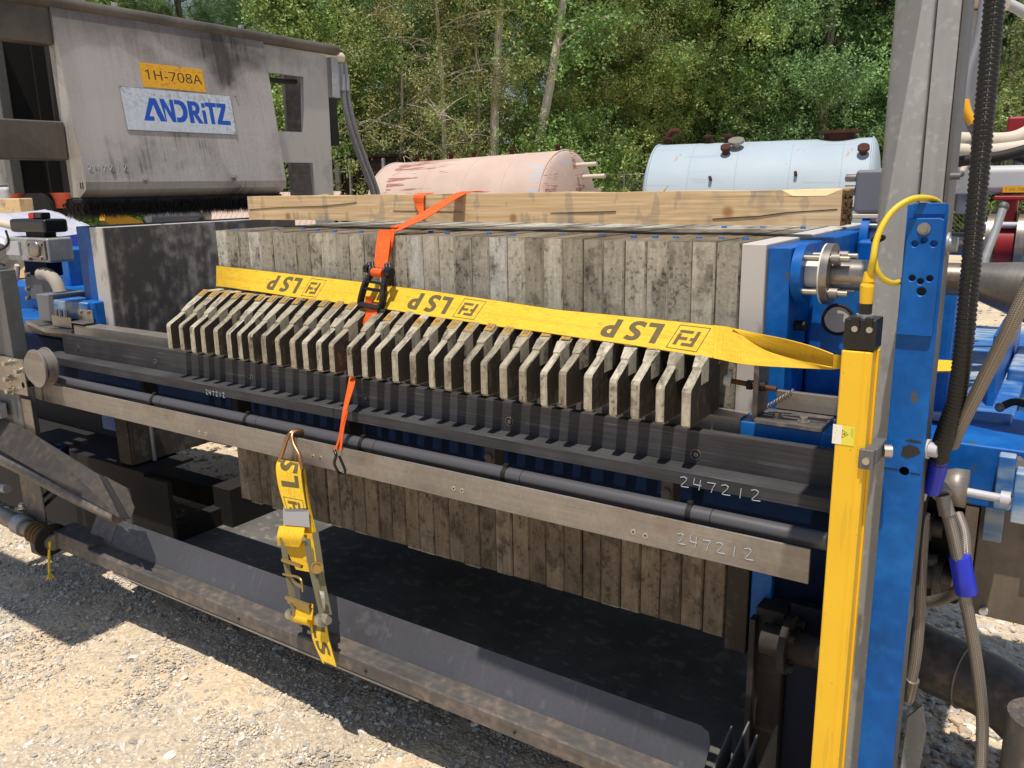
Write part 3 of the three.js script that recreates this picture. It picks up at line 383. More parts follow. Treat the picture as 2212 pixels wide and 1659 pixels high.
// ---------------------------------------------------------------- straps
const lerpN = (pts, n) => { const c = new THREE.CatmullRomCurve3(pts, false, 'centripetal'); return c.getPoints(n); };
{ // long yellow strap across the front of the stack
  const t = thing('yellow_strap', 'wide yellow webbing strap with upside-down LSP print stretched across the plate stack', 'strap');
  const lin = (pts, x) => { let i = 0; while (i < pts.length - 2 && x > pts[i + 1][0]) i++; const [a, b] = pts[i], [c, d] = pts[i + 1]; return b + (d - b) * Math.max(0, Math.min(1, (x - a) / (c - a))); };
  const zx = (px) => lin([[470, .010], [560, .060], [985, .112], [1200, .130], [1530, .150], [1640, .150], [1800, .118]], px), zt = (px) => zx(px) - lin([[470, .004], [560, .044], [1530, .05], [1640, .03], [1800, .01]], px);
  const top = [[469, 573], [600, 588], [772, 607.5], [932, 628], [1207, 669], [1396, 686.7], [1541, 702.5], [1587, 710.5], [1653, 723.5], [1700, 733.5], [1760, 750], [1800, 765]];
  const bot = [[474, 619.5], [600, 637], [766, 659.5], [932, 684], [1207, 724.6], [1385, 750], [1541, 773.7], [1608, 787], [1700, 793.8], [1760, 796.5], [1800, 797.5]];
  const pxAt = (x, curve, zf) => { let lo = 380, hi = 1700; for (let k = 0; k < 40; k++) { const c = (lo + hi) / 2; if (onZ(c, lin(curve, c), zf(c)).x < x) lo = c; else hi = c; } return (lo + hi) / 2; };
  const A = [], B = []; for (let i = 0; i <= 80; i++) { const x = .0 + 1.90 * i / 80, ct = pxAt(x, top, zt), cb = pxAt(x - .008, bot, zx), ww = .0011 * Math.sin(x * 9.1) + .0007 * Math.sin(x * 23); A.push(onZ(ct, lin(top, ct), zt(ct)).add(V(0, 0, ww))); B.push(onZ(cb, lin(bot, cb), zx(cb)).add(V(0, ww, ww))); }
  A.unshift(V(-.004, A[0].y + .001, -.08)); B.unshift(V(-.004, B[0].y + .004, -.04));
  mesh('webbing', ribbon(A, B, .0022), m.lsp, t);
  // folded tail: the upper edge rolls forward over the lower part
  const fold = [[1582, 709.5], [1610, 730], [1650, 755], [1700, 772], [1760, 786], [1800, 794]];
  const F = lerpN(fold.map(([x, y], i) => onZ(x, y, zx(x) - .03 - i * .001)), 30), Tt = lerpN(top.slice(7).map(([x, y], i) => onZ(x, y, zt(x) + i * .004)), 30), Bb = lerpN([[1541, 773.7], [1608, 787], [1700, 793.8], [1760, 796.5], [1800, 797.5]].map(([x, y]) => onZ(x, y, zx(x))), 30);
  const T2 = lerpN([[1541, 702.5], [1587, 710.5], [1610, 730], [1650, 755], [1700, 772], [1760, 786], [1800, 794]].map(([x, y], i) => onZ(x, y, zt(x) + i * .003)), 30);
  const plain = SM({ map: webbing('#e9bb22', 9, false), roughness: .7, side: THREE.DoubleSide }); plain.map.wrapS = THREE.RepeatWrapping; plain.map.repeat.set(1 / STRAP_L, 1);
  mesh('folded_edge', ribbon(Tt, F, .0022), plain, t); mesh('lower_fold', ribbon(T2, Bb, .0022), plain, t);
  const E0 = onZ(1798, 766, .095), E1 = onZ(1798, 797, .093); mesh('strap_return', ribbon([E0, E0.clone().add(V(.04, -.005, -.03)), V(2.28, E0.y - .02, -.05)], [E1, E1.clone().add(V(.04, 0, -.03)), V(2.28, E1.y - .03, -.05)], .0022), plain, t);
  m.plainYellow = plain;
  { const q = (px, py, d) => atD(px, py, d); mesh('strap_end', ribbon(lerpN([q(1990, 776, 1.63), q(2030, 778, 1.63), q(2060, 781, 1.63), q(2073, 790, 1.62), q(2071, 830, 1.61), q(2062, 885, 1.60)], 24), lerpN([q(1988, 801, 1.57), q(2026, 803, 1.57), q(2056, 804, 1.57), q(2064, 812, 1.575), q(2063, 840, 1.58), q(2056, 888, 1.58)], 24), .0022), m.lsp, t); }
}
{ // orange ratchet strap over the timber
  const t = thing('orange_ratchet_strap', 'bright orange ratchet strap with black ratchet pulled over the timber and plates', 'ratchet strap');
  const W = (p, dx) => p.clone().add(V(dx, 0, 0));
  const a0 = onZ(990, 424, -.262), a1 = onZ(900, 466, -.10), a2 = onZ(832, 496, .004);
  a0.y = 1.578; a2.y = 1.466;
  mesh('diagonal_webbing', ribbon(lerpN([a0.clone().add(V(.02, 0, -.08)), a0, a1, a2], 14), lerpN([W(a0, .044).add(V(.02, 0, -.08)), W(a0, .044), a1.clone().add(V(.05, -.008, .02)), W(a2, .032)], 14), .0018), m.orange, t);
  const b0 = onZ(893, 423, -.244), b1 = onZ(898, 445, -.240), b2 = onZ(907, 470, -.20), b3 = onZ(842, 490, -.02);
  mesh('twisted_webbing', ribbon(lerpN([V(b0.x, 1.577, -.30), b0, b1, b2, b3], 16), lerpN([V(b0.x + .042, 1.577, -.30), onZ(917, 423, -.244), onZ(915, 445, -.236), onZ(913, 470, -.19), onZ(856, 492, -.012)], 16), .0018), m.orange, t);
  const v = (px, py, z) => onZ(px, py, z);
  mesh('front_webbing', ribbon(lerpN([v(819, 497, .002), v(816, 510, .010), v(811, 545, .042), v(809, 577, .07)], 10), lerpN([v(843, 496, .002), v(844, 510, .010), v(840, 545, .044), v(836, 578, .072)], 10), .0018), m.orange, t);
  mesh('front_webbing', ribbon(lerpN([v(838, 497, .002), v(838, 520, .016), v(828, 560, .026)], 8), lerpN([v(853, 497, .002), v(850, 520, .012), v(839, 565, .024)], 8), .0018), m.orange, t);
  mesh('free_tail', ribbon(lerpN([v(795, 655, .10), v(788, 685, .118), v(776, 701, .125)], 8), lerpN([v(815, 656, .10), v(813, 683, .118), v(801, 702, .125)], 8), .0018), m.orange, t);
  mesh('free_tail', ribbon([v(776, 701, .125), v(782, 694, .118)], [v(801, 702, .125), v(806, 695, .118)], .0018), m.orange, t);
  mesh('lower_webbing', ribbon(lerpN([v(790, 640, .10), v(783, 702, .11), v(770, 735, .13), v(757, 800, .20), v(752, 830, .24), v(740, 890, .285), v(730, 950, .30), v(721, 972, .305)], 30), lerpN([v(806, 640, .10), v(793, 702, .11), v(784, 735, .13), v(769, 800, .20), v(766, 830, .24), v(748, 890, .285), v(734, 950, .30), v(727, 973, .305)], 30), .0016), m.orange, t);
  mesh('lower_webbing', ribbon(lerpN([v(748, 890, .283), v(738, 930, .296), v(733, 972, .304)], 8), lerpN([v(752, 886, .283), v(743, 930, .296), v(738, 974, .304)], 8), .0016), m.orange, t);
  // black composite ratchet: two curved cheeks, axle, pawl bars and handle loop
  const R = (px, py, z) => v(px, py, z + .045);
  const cheek = (pts) => tube(pts, .0062, 26, 8);
  const L = [R(797, 568, .036), R(799, 590, .050), R(787, 610, .062), R(779, 635, .066), R(776, 656, .060), R(783, 667, .05)], Q = [R(834, 571, .036), R(836, 592, .050), R(826, 614, .064), R(825, 640, .068), R(820, 664, .062), R(812, 671, .05)];
  const carbon = SM({ color: 0x2c2f33, roughness: .32, metalness: .3, bumpMap: gtex(64, 64, (a, b) => ((Math.floor(a * 8) + Math.floor(b * 8)) % 2), .012), bumpScale: .0004 });
  mesh('cheek_plate', [cheek(L), cheek(L.map((p) => p.clone().add(V(0, 0, -.014))))], carbon, t); mesh('cheek_plate', [cheek(Q), cheek(Q.map((p) => p.clone().add(V(0, 0, -.014))))], carbon, t);
  mesh('axle_winding', cyl(R(806, 588, .047), R(828, 591, .047), .0125, .0125, 18), m.orange, t);
  mesh('axle_knob', cyl(R(836, 588, .047), R(846, 590, .047), .0165, .0155, 8), m.blackGloss, t);
  mesh('axle_knob', cyl(R(790, 580, .045), R(798, 582, .045), .013, .013, 8), m.blackGloss, t);
  mesh('pawl_bar', [tube([R(790, 607, .06), R(808, 610, .06), R(827, 613, .06)], .0042, 8, 8), tube([R(786, 622, .062), R(806, 626, .064), R(826, 629, .064)], .005, 8, 8)], m.blackGloss, t);
  mesh('pawl_block', (() => { const a = R(800, 601, .05), b = R(821, 622, .056); return box(a.x, b.x, b.y, a.y, .038, .05, .002); })(), m.blackGloss, t);
  mesh('handle_grip', tube([R(778, 656, .062), R(797, 661, .066), R(820, 665, .064)], .0082, 12, 10), carbon, t);
  mesh('hook', tube([R(722, 972, .304), R(726, 984, .310), R(722, 1000, .312), R(728, 1015, .309), R(734, 1022, .296), R(745, 1021, .285), R(733, 985, .283)], .0042, 30, 8), m.blackGloss, t);
}
{ // bundled yellow strap with steel ratchet hanging from the flat bar
  const t = thing('hanging_ratchet_strap', 'bundled yellow LSP strap with steel ratchet and silver tape hooked on the bar', 'ratchet strap');
  const H = (px, py, off = 0) => { let z = .33; for (let i = 0; i < 8; i++) { const p = onZ(px, py, z); z = .312 + (.885 - p.y) * .20 + off; } return onZ(px, py, z); };
  const R = (L, Rr, off = 0, n = 16) => ribbon(lerpN(L.map((p) => H(p[0], p[1], off + (p[2] || 0))), n), lerpN(Rr.map((p) => H(p[0], p[1], off + (p[2] || 0))), n), .0022);
  // printed face (texture runs along the hang)
  const lspRot = m.lsp;
  mesh('printed_webbing', R([[655, 1006, .01], [652, 1015, .016], [655, 1050, .016], [663, 1098, .014]], [[602, 990, .006], [596, 1005, .014], [601, 1050, .016], [615, 1099, .014]], .004), m.lspDown, t);
  for (let k = 0; k < 4; k++) mesh('folded_webbing', R([[653 + k * 2, 1000 + k * 4], [660 + k, 1050], [668 + k, 1100], [681 + k * 2, 1170], [690 + k, 1240]], [[603, 992], [601, 1050], [617, 1099], [610, 1160], [640, 1230]], .001 - k * .0042), m.plainYellow, t);
  mesh('duct_tape', R([[612, 1095, .008], [612, 1115, .009], [613, 1134, .008]], [[667, 1101, .008], [668, 1120, .009], [670, 1139, .008]], .004, 8), m.duct, t);
  mesh('duct_tape', R([[664, 1100, .006], [667, 1120, .006], [668, 1139, .006]], [[672, 1103, -.02], [674, 1121, -.02], [674, 1140, -.02]], .003, 8), m.duct, t);
  mesh('webbing_flap', R([[604, 1136, .01], [599, 1158, .024], [600, 1178, .016]], [[658, 1140, .012], [655, 1160, .024], [646, 1182, .018]], .004), m.plainYellow, t);
  mesh('tail_webbing', R([[697, 1432, -.004], [675, 1380, -.002], [667, 1330, 0]], [[728, 1440, -.004], [712, 1380, -.002], [705, 1330, .0]], .002), m.lspUp, t);
  mesh('webbing_spool', cyl(H(636, 1330, .012), H(672, 1340, .012), .017, .017, 18), m.plainYellow, t);
  mesh('webbing_spool', R([[640, 1298, .012], [640, 1316, .02], [638, 1332, .022]], [[676, 1305, .012], [676, 1322, .02], [674, 1340, .022]], .004, 8), m.plainYellow, t);
  // ratchet frame
  const side = (pts, off, w, nm) => { const A = lerpN(pts.map(([x, y]) => H(x, y, off)), 14), B = A.map((p) => p.clone().add(V(w * .45, -.002, -w))); mesh(nm, ribbon(A, B, .003), m.frameZinc, t); };
  side([[604, 1162], [612, 1215], [622, 1270], [632, 1330]], .034, .015, 'frame_plate'); side([[656, 1165], [664, 1215], [678, 1275], [694, 1345]], .036, .017, 'frame_plate');
  side([[674, 1150], [682, 1200], [690, 1260], [704, 1330]], .006, .016, 'handle_plate');
  mesh('cross_rod', [cyl(H(610, 1209, .034), H(652, 1224, .034), .0056, .0056, 12)], m.zincYellow, t);
  mesh('cross_rod', [cyl(H(619, 1290, .034), H(670, 1309, .034), .0066, .0066, 12)], m.zincYellow, t);
  mesh('pawl_plate', [R([[622, 1244, .03], [636, 1262, .03], [652, 1272, .03]], [[626, 1240, .026], [640, 1256, .026], [654, 1266, .026]], 0, 6), R([[620, 1292, .036], [640, 1300, .036], [668, 1312, .036]], [[622, 1302, .03], [640, 1311, .03], [668, 1324, .03]], 0, 6), tube([H(612, 1240, .034), H(650, 1252, .036), H(654, 1278, .036)], .0035, 12, 8)], m.zincYellow, t);
  mesh('hex_bolt', [bolt(H(684, 1226, .02), V(.8, .1, .55), .0135, .011)], m.zincYellow, t);
  mesh('pivot_rivet', cyl(H(655, 1164, .036), H(658, 1165, .042), .006, .0045, 12), m.zinc, t);
  mesh('ratchet_wheel', [cyl(H(692, 1338, .02), H(700, 1340, .026), .0195, .0195, 14), cyl(H(700, 1338, .026), H(710, 1341, .032), .011, .011, 12)], m.zinc, t);
  mesh('ratchet_wheel', [cyl(H(626, 1326, .02), H(634, 1328, .026), .0165, .0165, 14)], m.zinc, t);
  mesh('release_pawl', [R([[690, 1276, .03], [695, 1300, .034], [698, 1320, .03]], [[700, 1278, .022], [702, 1300, .026], [702, 1320, .024]], 0, 6), box(...(() => { const p = H(702, 1330, .034); return [p.x - .011, p.x + .011, p.y - .009, p.y + .004, p.z - .006, p.z + .004, .002]; })())], m.zinc, t);
  // double J hook over the bar
  const hk = SM({ color: 0xb08560, metalness: .9, roughness: .3 });
  const top = H(629, 937, .004);
  mesh('j_hook', [tube([H(604, 995, .012), H(612, 972, .012), H(619, 950, .010), top.clone().add(V(-.004, 0, 0)), V(top.x + .004, top.y + .004, .285), V(top.x + .008, top.y - .02, .268)], .0062, 26, 10), tube([H(653, 1014, .016), H(647, 985, .014), H(634, 958, .012), top.clone().add(V(.006, 0, 0)), V(top.x + .012, top.y + .004, .285), V(top.x + .016, top.y - .02, .268)], .0062, 26, 10), tube([H(604, 995, .012), H(625, 1004, .006), H(653, 1014, .016)], .0055, 12, 8)], hk, t);
}

// the hood, its frame and hoses were measured on a nearer plane; they stand over the moving head, so bring them to that size and place
const HK = 1.0986, HT = [-.2508, -.1578, -.1873], atHood = (t) => t.traverse((o) => { if (o.isInstancedMesh) { const M = new THREE.Matrix4(), S = new THREE.Matrix4().makeTranslation(...HT).multiply(new THREE.Matrix4().makeScale(HK, HK, HK)); for (let i = 0; i < o.count; i++) { o.getMatrixAt(i, M); o.setMatrixAt(i, M.premultiply(S)); } } else if (o.isMesh) o.geometry.scale(HK, HK, HK).translate(...HT); });
let hoodT; const hoodDone = () => { atHood(hoodT); mesh('shadow_panel', box(-1.7, -.168, 1.98, 2.02, .88, 1.144, .004), m.galvDark, hoodT); };  // unseen panel added to cast the shadow on the gravel at lower left
// ---------------------------------------------------------------- washing hood hanging over the left end
{
  const t = thing('washing_hood', 'dirty grey steel washing hood with yellow label and company nameplate above the press', 'hood');
  const xf = -.5; hoodT = t;
  // wedge hood body
  const prof = [[-.56, 2.235], [-.505, 2.235], [-.425, 1.635], [-.43, 1.61], [-.475, 1.578], [-.56, 1.578]];
  const wedge = extr(prof, 'z', -.715, .205, .004); wedge.computeBoundingBox();
  { // leave the hood open below and hollow: front sheet, two cheeks
    const front = extr([[-.507, 2.235], [-.501, 2.235], [-.421, 1.635], [-.426, 1.608], [-.475, 1.578], [-.48, 1.584], [-.433, 1.612], [-.428, 1.636]], 'z', -.715, .205, 0);
    { const P = front.attributes.position, uv = front.attributes.uv; for (let i = 0; i < P.count; i++) uv.setXY(i, (.205 - P.getZ(i)) / .92, (P.getY(i) - 1.57) / .67); } mesh('hood_front', front, m.hoodFront = SM({ map: T.hoodFront, color: hex('#ebe8e6'), metalness: .2, roughness: .58 }), t);
    const ck = [[-.545, 2.23], [-.508, 2.23], [-.430, 1.635], [-.435, 1.612], [-.478, 1.582], [-.53, 1.582]];
    mesh('hood_cheek', extr(ck, 'z', .199, .204, 0), m.hood, t); mesh('hood_cheek', extr(ck, 'z', -.714, -.709, 0), m.hood, t);
  }
  mesh('inner_panel', box(-.60, -.555, 1.60, 2.2, -.69, .19), m.darkIron, t);
  mesh('slot', box(-.46, -.455, 1.612, 1.634, .2045, .2055), m.blackMatt, t); mesh('slot', box(-.446, -.441, 1.612, 1.634, .2045, .2055), m.blackMatt, t);
  // top rail tube, end socket
  mesh('top_rail', [cyl(V(-.515, 2.247, 1.6), V(-.515, 2.235, -1.16), .024, .024, 20), new THREE.SphereGeometry(.024, 14, 10).translate(-.515, 2.235, -1.16)].map((g) => boxUV(fixG(g))), m.hoodTop, t);
  mesh('rear_rail', [cyl(V(-.66, 2.247, 1.6), V(-.66, 2.235, -1.34), .024, .024, 18), new THREE.SphereGeometry(.024, 14, 10).translate(-.66, 2.235, -1.34)].map((g) => boxUV(fixG(g))), m.beige, t);
  for (const z of [-.05, -.62]) mesh('rail_bolt', box(-.53, -.51, 2.262, 2.276, z - .008, z + .008, .002), m.galv, t);
  // frame plate behind with window openings
  const outer = [[1.6, 2.215], [-1.10, 2.21], [-1.085, 1.45], [-.98, 1.45], [-.965, 1.715], [-.742, 1.715], [-.742, 1.845], [-.93, 1.852], [-.948, 2.098], [-.71, 2.096], [1.6, 2.10]];
  mesh('frame_plate', [extr([[.20, 2.215], [-1.10, 2.205], [-1.085, 1.40], [-.978, 1.40], [-.966, 1.716], [-.70, 1.716], [-.70, 1.85], [-.928, 1.853], [-.947, 2.098], [.20, 2.10]], 'x', -.535, -.515, 0)], m.hood, t);
  mesh('upper_arm', [box(-.56, -.505, 2.10, 2.222, .207, 1.6, .004)], m.hoodTop, t);
  mesh('middle_arm', [box(-.57, -.505, 1.713, 1.846, .207, 1.6, .006)], m.hoodTop, t);
  
  mesh('frame_rib', [box(-.80, -.76, 1.60, 2.17, .25, .29, .004)], m.galvDark, t);
  mesh('frame_rib', [box(-.80, -.79, 1.60, 2.16, .12, .24)], m.darkIron, t);
  { const a = onX(614, 170, -.70).z, b = onX(668, 170, -.70).z; mesh('rear_panel', [box(-.72, -.70, 1.45, 2.15, b, a)], m.darkSteel, t); }
  mesh('rear_panel', [box(-.80, -.78, 1.60, 2.15, -.60, .14)], m.darkIron, t);
  mesh('junction_box', [box(-.535, -.50, 2.02, 2.20, -1.16, -1.115, .003)], m.galv, t);
  mesh('junction_cover', [box(-.60, -.565, 1.80, 2.19, -1.20, -1.15, .002)], m.darkIron, t);
  mesh('wire_bundle', [tube([V(-.56, 2.09, -.70), V(-.56, 2.075, -.80), V(-.56, 2.08, -.94)], .012, 12, 8)], m.blackMatt, t);
  // brush under the hood
  mesh('brush_strip', (() => { const e = [box(-.56, -.46, 1.556, 1.578, -.72, .21, .006)]; return e; })(), m.darkIron, t);
  { const D = new THREE.Object3D(), g = new THREE.ConeGeometry(.0018, .056, 3), N = 6000, im = new THREE.InstancedMesh(g, m.blackMatt, N); im.name = 'bristles'; im.userData.kind = 'stuff';
    for (let i = 0; i < N; i++) { const z = rr(-.72, .22); D.position.set(rr(-.565, -.45), 1.534 + rr(-.009, .012), z); D.rotation.set(Math.PI + rr(-.5, .5), 0, rr(-.5, .5)); D.scale.set(1, rr(.7, 1.25), 1); D.updateMatrix(); im.setMatrixAt(i, D.matrix); } t.add(im); }
  // label, nameplate, bolts, chalk on the sloping front
  const n = V(Math.cos(.1326), Math.sin(.1326), 0), onF = (px, py, lift = 0) => { const P0 = V(-.501, 2.235, 0), d = ray(px, py), s = P0.clone().sub(CAM).dot(n) / d.dot(n); return CAM.clone().addScaledVector(d, s).addScaledVector(n, lift); };
  const a = onF(309, 186), b = onF(445, 199), c = onF(300, 133), ez = V(0, 0, -1), eu = V(-Math.sin(.1326), Math.cos(.1326), 0);
  const lab = canvasTex(620, 300, (x, w, h) => { x.fillStyle = '#d9a01d'; x.fillRect(0, 0, w, h); for (let i = 0; i < 400; i++) { x.fillStyle = `rgba(${i % 3 ? '60,45,20' : '230,180,60'},${.05 + .13 * hashN(i, 1, 4)})`; x.fillRect(hashN(i, 2, 4) * w, hashN(i, 3, 4) * h, 3 + 30 * hashN(i, 4, 4), 3 + 22 * hashN(i, 5, 4)); } x.fillStyle = '#2c2716'; x.font = '168px sans-serif'; x.textAlign = 'center'; x.textBaseline = 'middle'; x.save(); x.translate(w / 2, h * .48); x.scale(.88, 1.0); x.fillText('1H-708A', 0, 0); x.restore(); });
  const wz = a.z - b.z, hh = 0.108;
  mesh('number_label', decalG(V(a.x, a.y - .002, a.z).addScaledVector(eu, 0), ez.clone().multiplyScalar(wz), eu.clone().multiplyScalar(c.clone().sub(a).dot(eu)), .0015), SM({ map: lab, roughness: .7 }), t, 'dirty yellow label reading 1H-708A');
  const p0 = onF(274, 281), p1 = onF(511, 291), p2 = onF(257, 186);
  const plate = canvasTex(1000, 384, (x, w, h) => { x.fillStyle = '#c4ccd2'; x.fillRect(0, 0, w, h);
    for (let i = 0; i < 1500; i++) { const X = hashN(i, 2, 8) * w, Y = hashN(i, 3, 8) * h, e = Math.max(0, 1 - Y / h * 1.6) + (X > w * .75 ? .3 : 0); x.fillStyle = `rgba(70,66,62,${.02 + .10 * hashN(i, 1, 8) * (.3 + e)})`; x.fillRect(X, Y, 2 + 26 * hashN(i, 4, 8), 3 + 34 * hashN(i, 5, 8)); }
    x.strokeStyle = 'rgba(70,60,50,.55)'; x.lineWidth = 5; x.strokeRect(2, 2, w - 4, h - 4);
    x.fillStyle = '#1d4fb0'; const X0 = w * .17, Y0 = h * .22, U = w * .74, G = h * .54; const P = (pts, rule) => { x.beginPath(); for (const poly of pts) { poly.forEach((p, i) => { const q = [X0 + p[0] * U, Y0 + (1 - p[1]) * G]; i ? x.lineTo(...q) : x.moveTo(...q); }); x.closePath(); } x.fill(rule || 'evenodd'); };
    P([[[-.02, 0], [.085, 1], [.155, 1], [.235, 0], [.17, 0], [.155, .2], [.105, .2], [.10, 0]], [[.05, .2], [.148, .2], [.118, .72]]]); // A
    P([[[.20, 1], [.255, 1], [.315, .42], [.315, 1], [.36, 1], [.36, 0], [.315, 0], [.245, .62], [.245, 0], [.235, 0]]]); // N
    P([[[.37, 1], [.44, 1], [.485, .92], [.515, .72], [.52, .5], [.505, .25], [.465, .06], [.42, 0], [.37, 0], [.37, .22], [.42, .22], [.455, .36], [.46, .55], [.445, .74], [.42, .8], [.37, .8]]]); // D
    P([[[.53, 1], [.63, 1], [.67, .9], [.68, .7], [.665, .5], [.64, .42], [.70, 0], [.64, 0], [.59, .38], [.585, .38], [.585, 0], [.53, 0]], [[.585, .8], [.615, .8], [.63, .7], [.615, .58], [.585, .58]]]); // R
    P([[[.705, .62], [.75, .62], [.75, 0], [.705, 0]], [[.705, .95], [.75, .95], [.75, .74], [.705, .74]]]); // i
    P([[[.755, 1], [.90, 1], [.90, .8], [.85, .8], [.85, 0], [.80, 0], [.80, .8], [.755, .8]]]); // T
    P([[[.905, 1], [1.03, 1], [1.03, .84], [.955, .2], [1.06, .2], [1.06, 0], [.885, 0], [.885, .14], [.965, .8], [.905, .8]]]); }); // Z
  const ng = (() => { const q = decalG(p0, ez.clone().multiplyScalar(p0.z - p1.z), eu.clone().multiplyScalar(p2.clone().sub(p0).dot(eu)), .004); return q; })();
  mesh('nameplate', ng, SM({ map: plate, roughness: .45, metalness: .2 }), t, 'scratched pale nameplate with blue ANDRITZ lettering');
  mesh('nameplate_back', (() => { const w = p0.z - p1.z, h = p2.clone().sub(p0).dot(eu), g = new THREE.BoxGeometry(.003, h, w); g.rotateZ(.1326); const cc = p0.clone().addScaledVector(ez, w / 2).addScaledVector(eu, h / 2).addScaledVector(n, .002); g.translate(cc.x, cc.y, cc.z); return boxUV(g); })(), m.galv, t);
  for (const [px, py] of [[314, 390], [504, 384], [508, 208], [506, 287], [259, 187]]) { const q = onF(px, py), big = py > 300; mesh('bolt', [big ? bolt(q, n, .009, .016) : cyl(q.clone().addScaledVector(n, .002), q.clone().addScaledVector(n, .008), .004, .003, 8)], m.steel, t); }
  const cq = onF(190, 368); mesh('chalk_marking', chalkStroke('247212', cq.addScaledVector(n, .0012), ez, eu, .024, .022, .12), SM({ color: 0xa9b1bb, roughness: .9 }), t);
}
hoodDone();
{ // two hoses dropping from the rear of the hood
  for (const [k, o, lab] of [[0, 0, 'black hose with steel crimp dropping from the hood rail, left of two'], [1, .035, 'black hose with steel crimp dropping from the hood rail, right of two']]) {
    const t = thing('hydraulic_hose', lab, 'hose'); const z0 = -1.24 - o * 2, x = -.66 + .0 * k;
    const P = (px, py) => onX(px, py, -.66);
    const pts = [[740 + k * 9, 190], [744 + k * 10, 225], [757 + k * 10, 280], [781 + k * 10, 350], [806 + k * 10, 418], [815 + k * 8, 470]].map(([a, b]) => P(a, b));
    mesh('hose', tube(pts, .0145, 40, 12), SM({ map: gtex(64, 64, (u, v) => .16 + .12 * hashN(Math.floor(u * 32), Math.floor(v * 16), 5), .1), roughness: .7 }), t);
    mesh('crimp_nut', [cyl(P(736 + k * 9, 138), P(737 + k * 9, 162), .013, .013, 8), cyl(P(738 + k * 9, 160), P(740 + k * 9, 196), .0165, .0165, 14)], m.galv, t); atHood(t);
  }
}

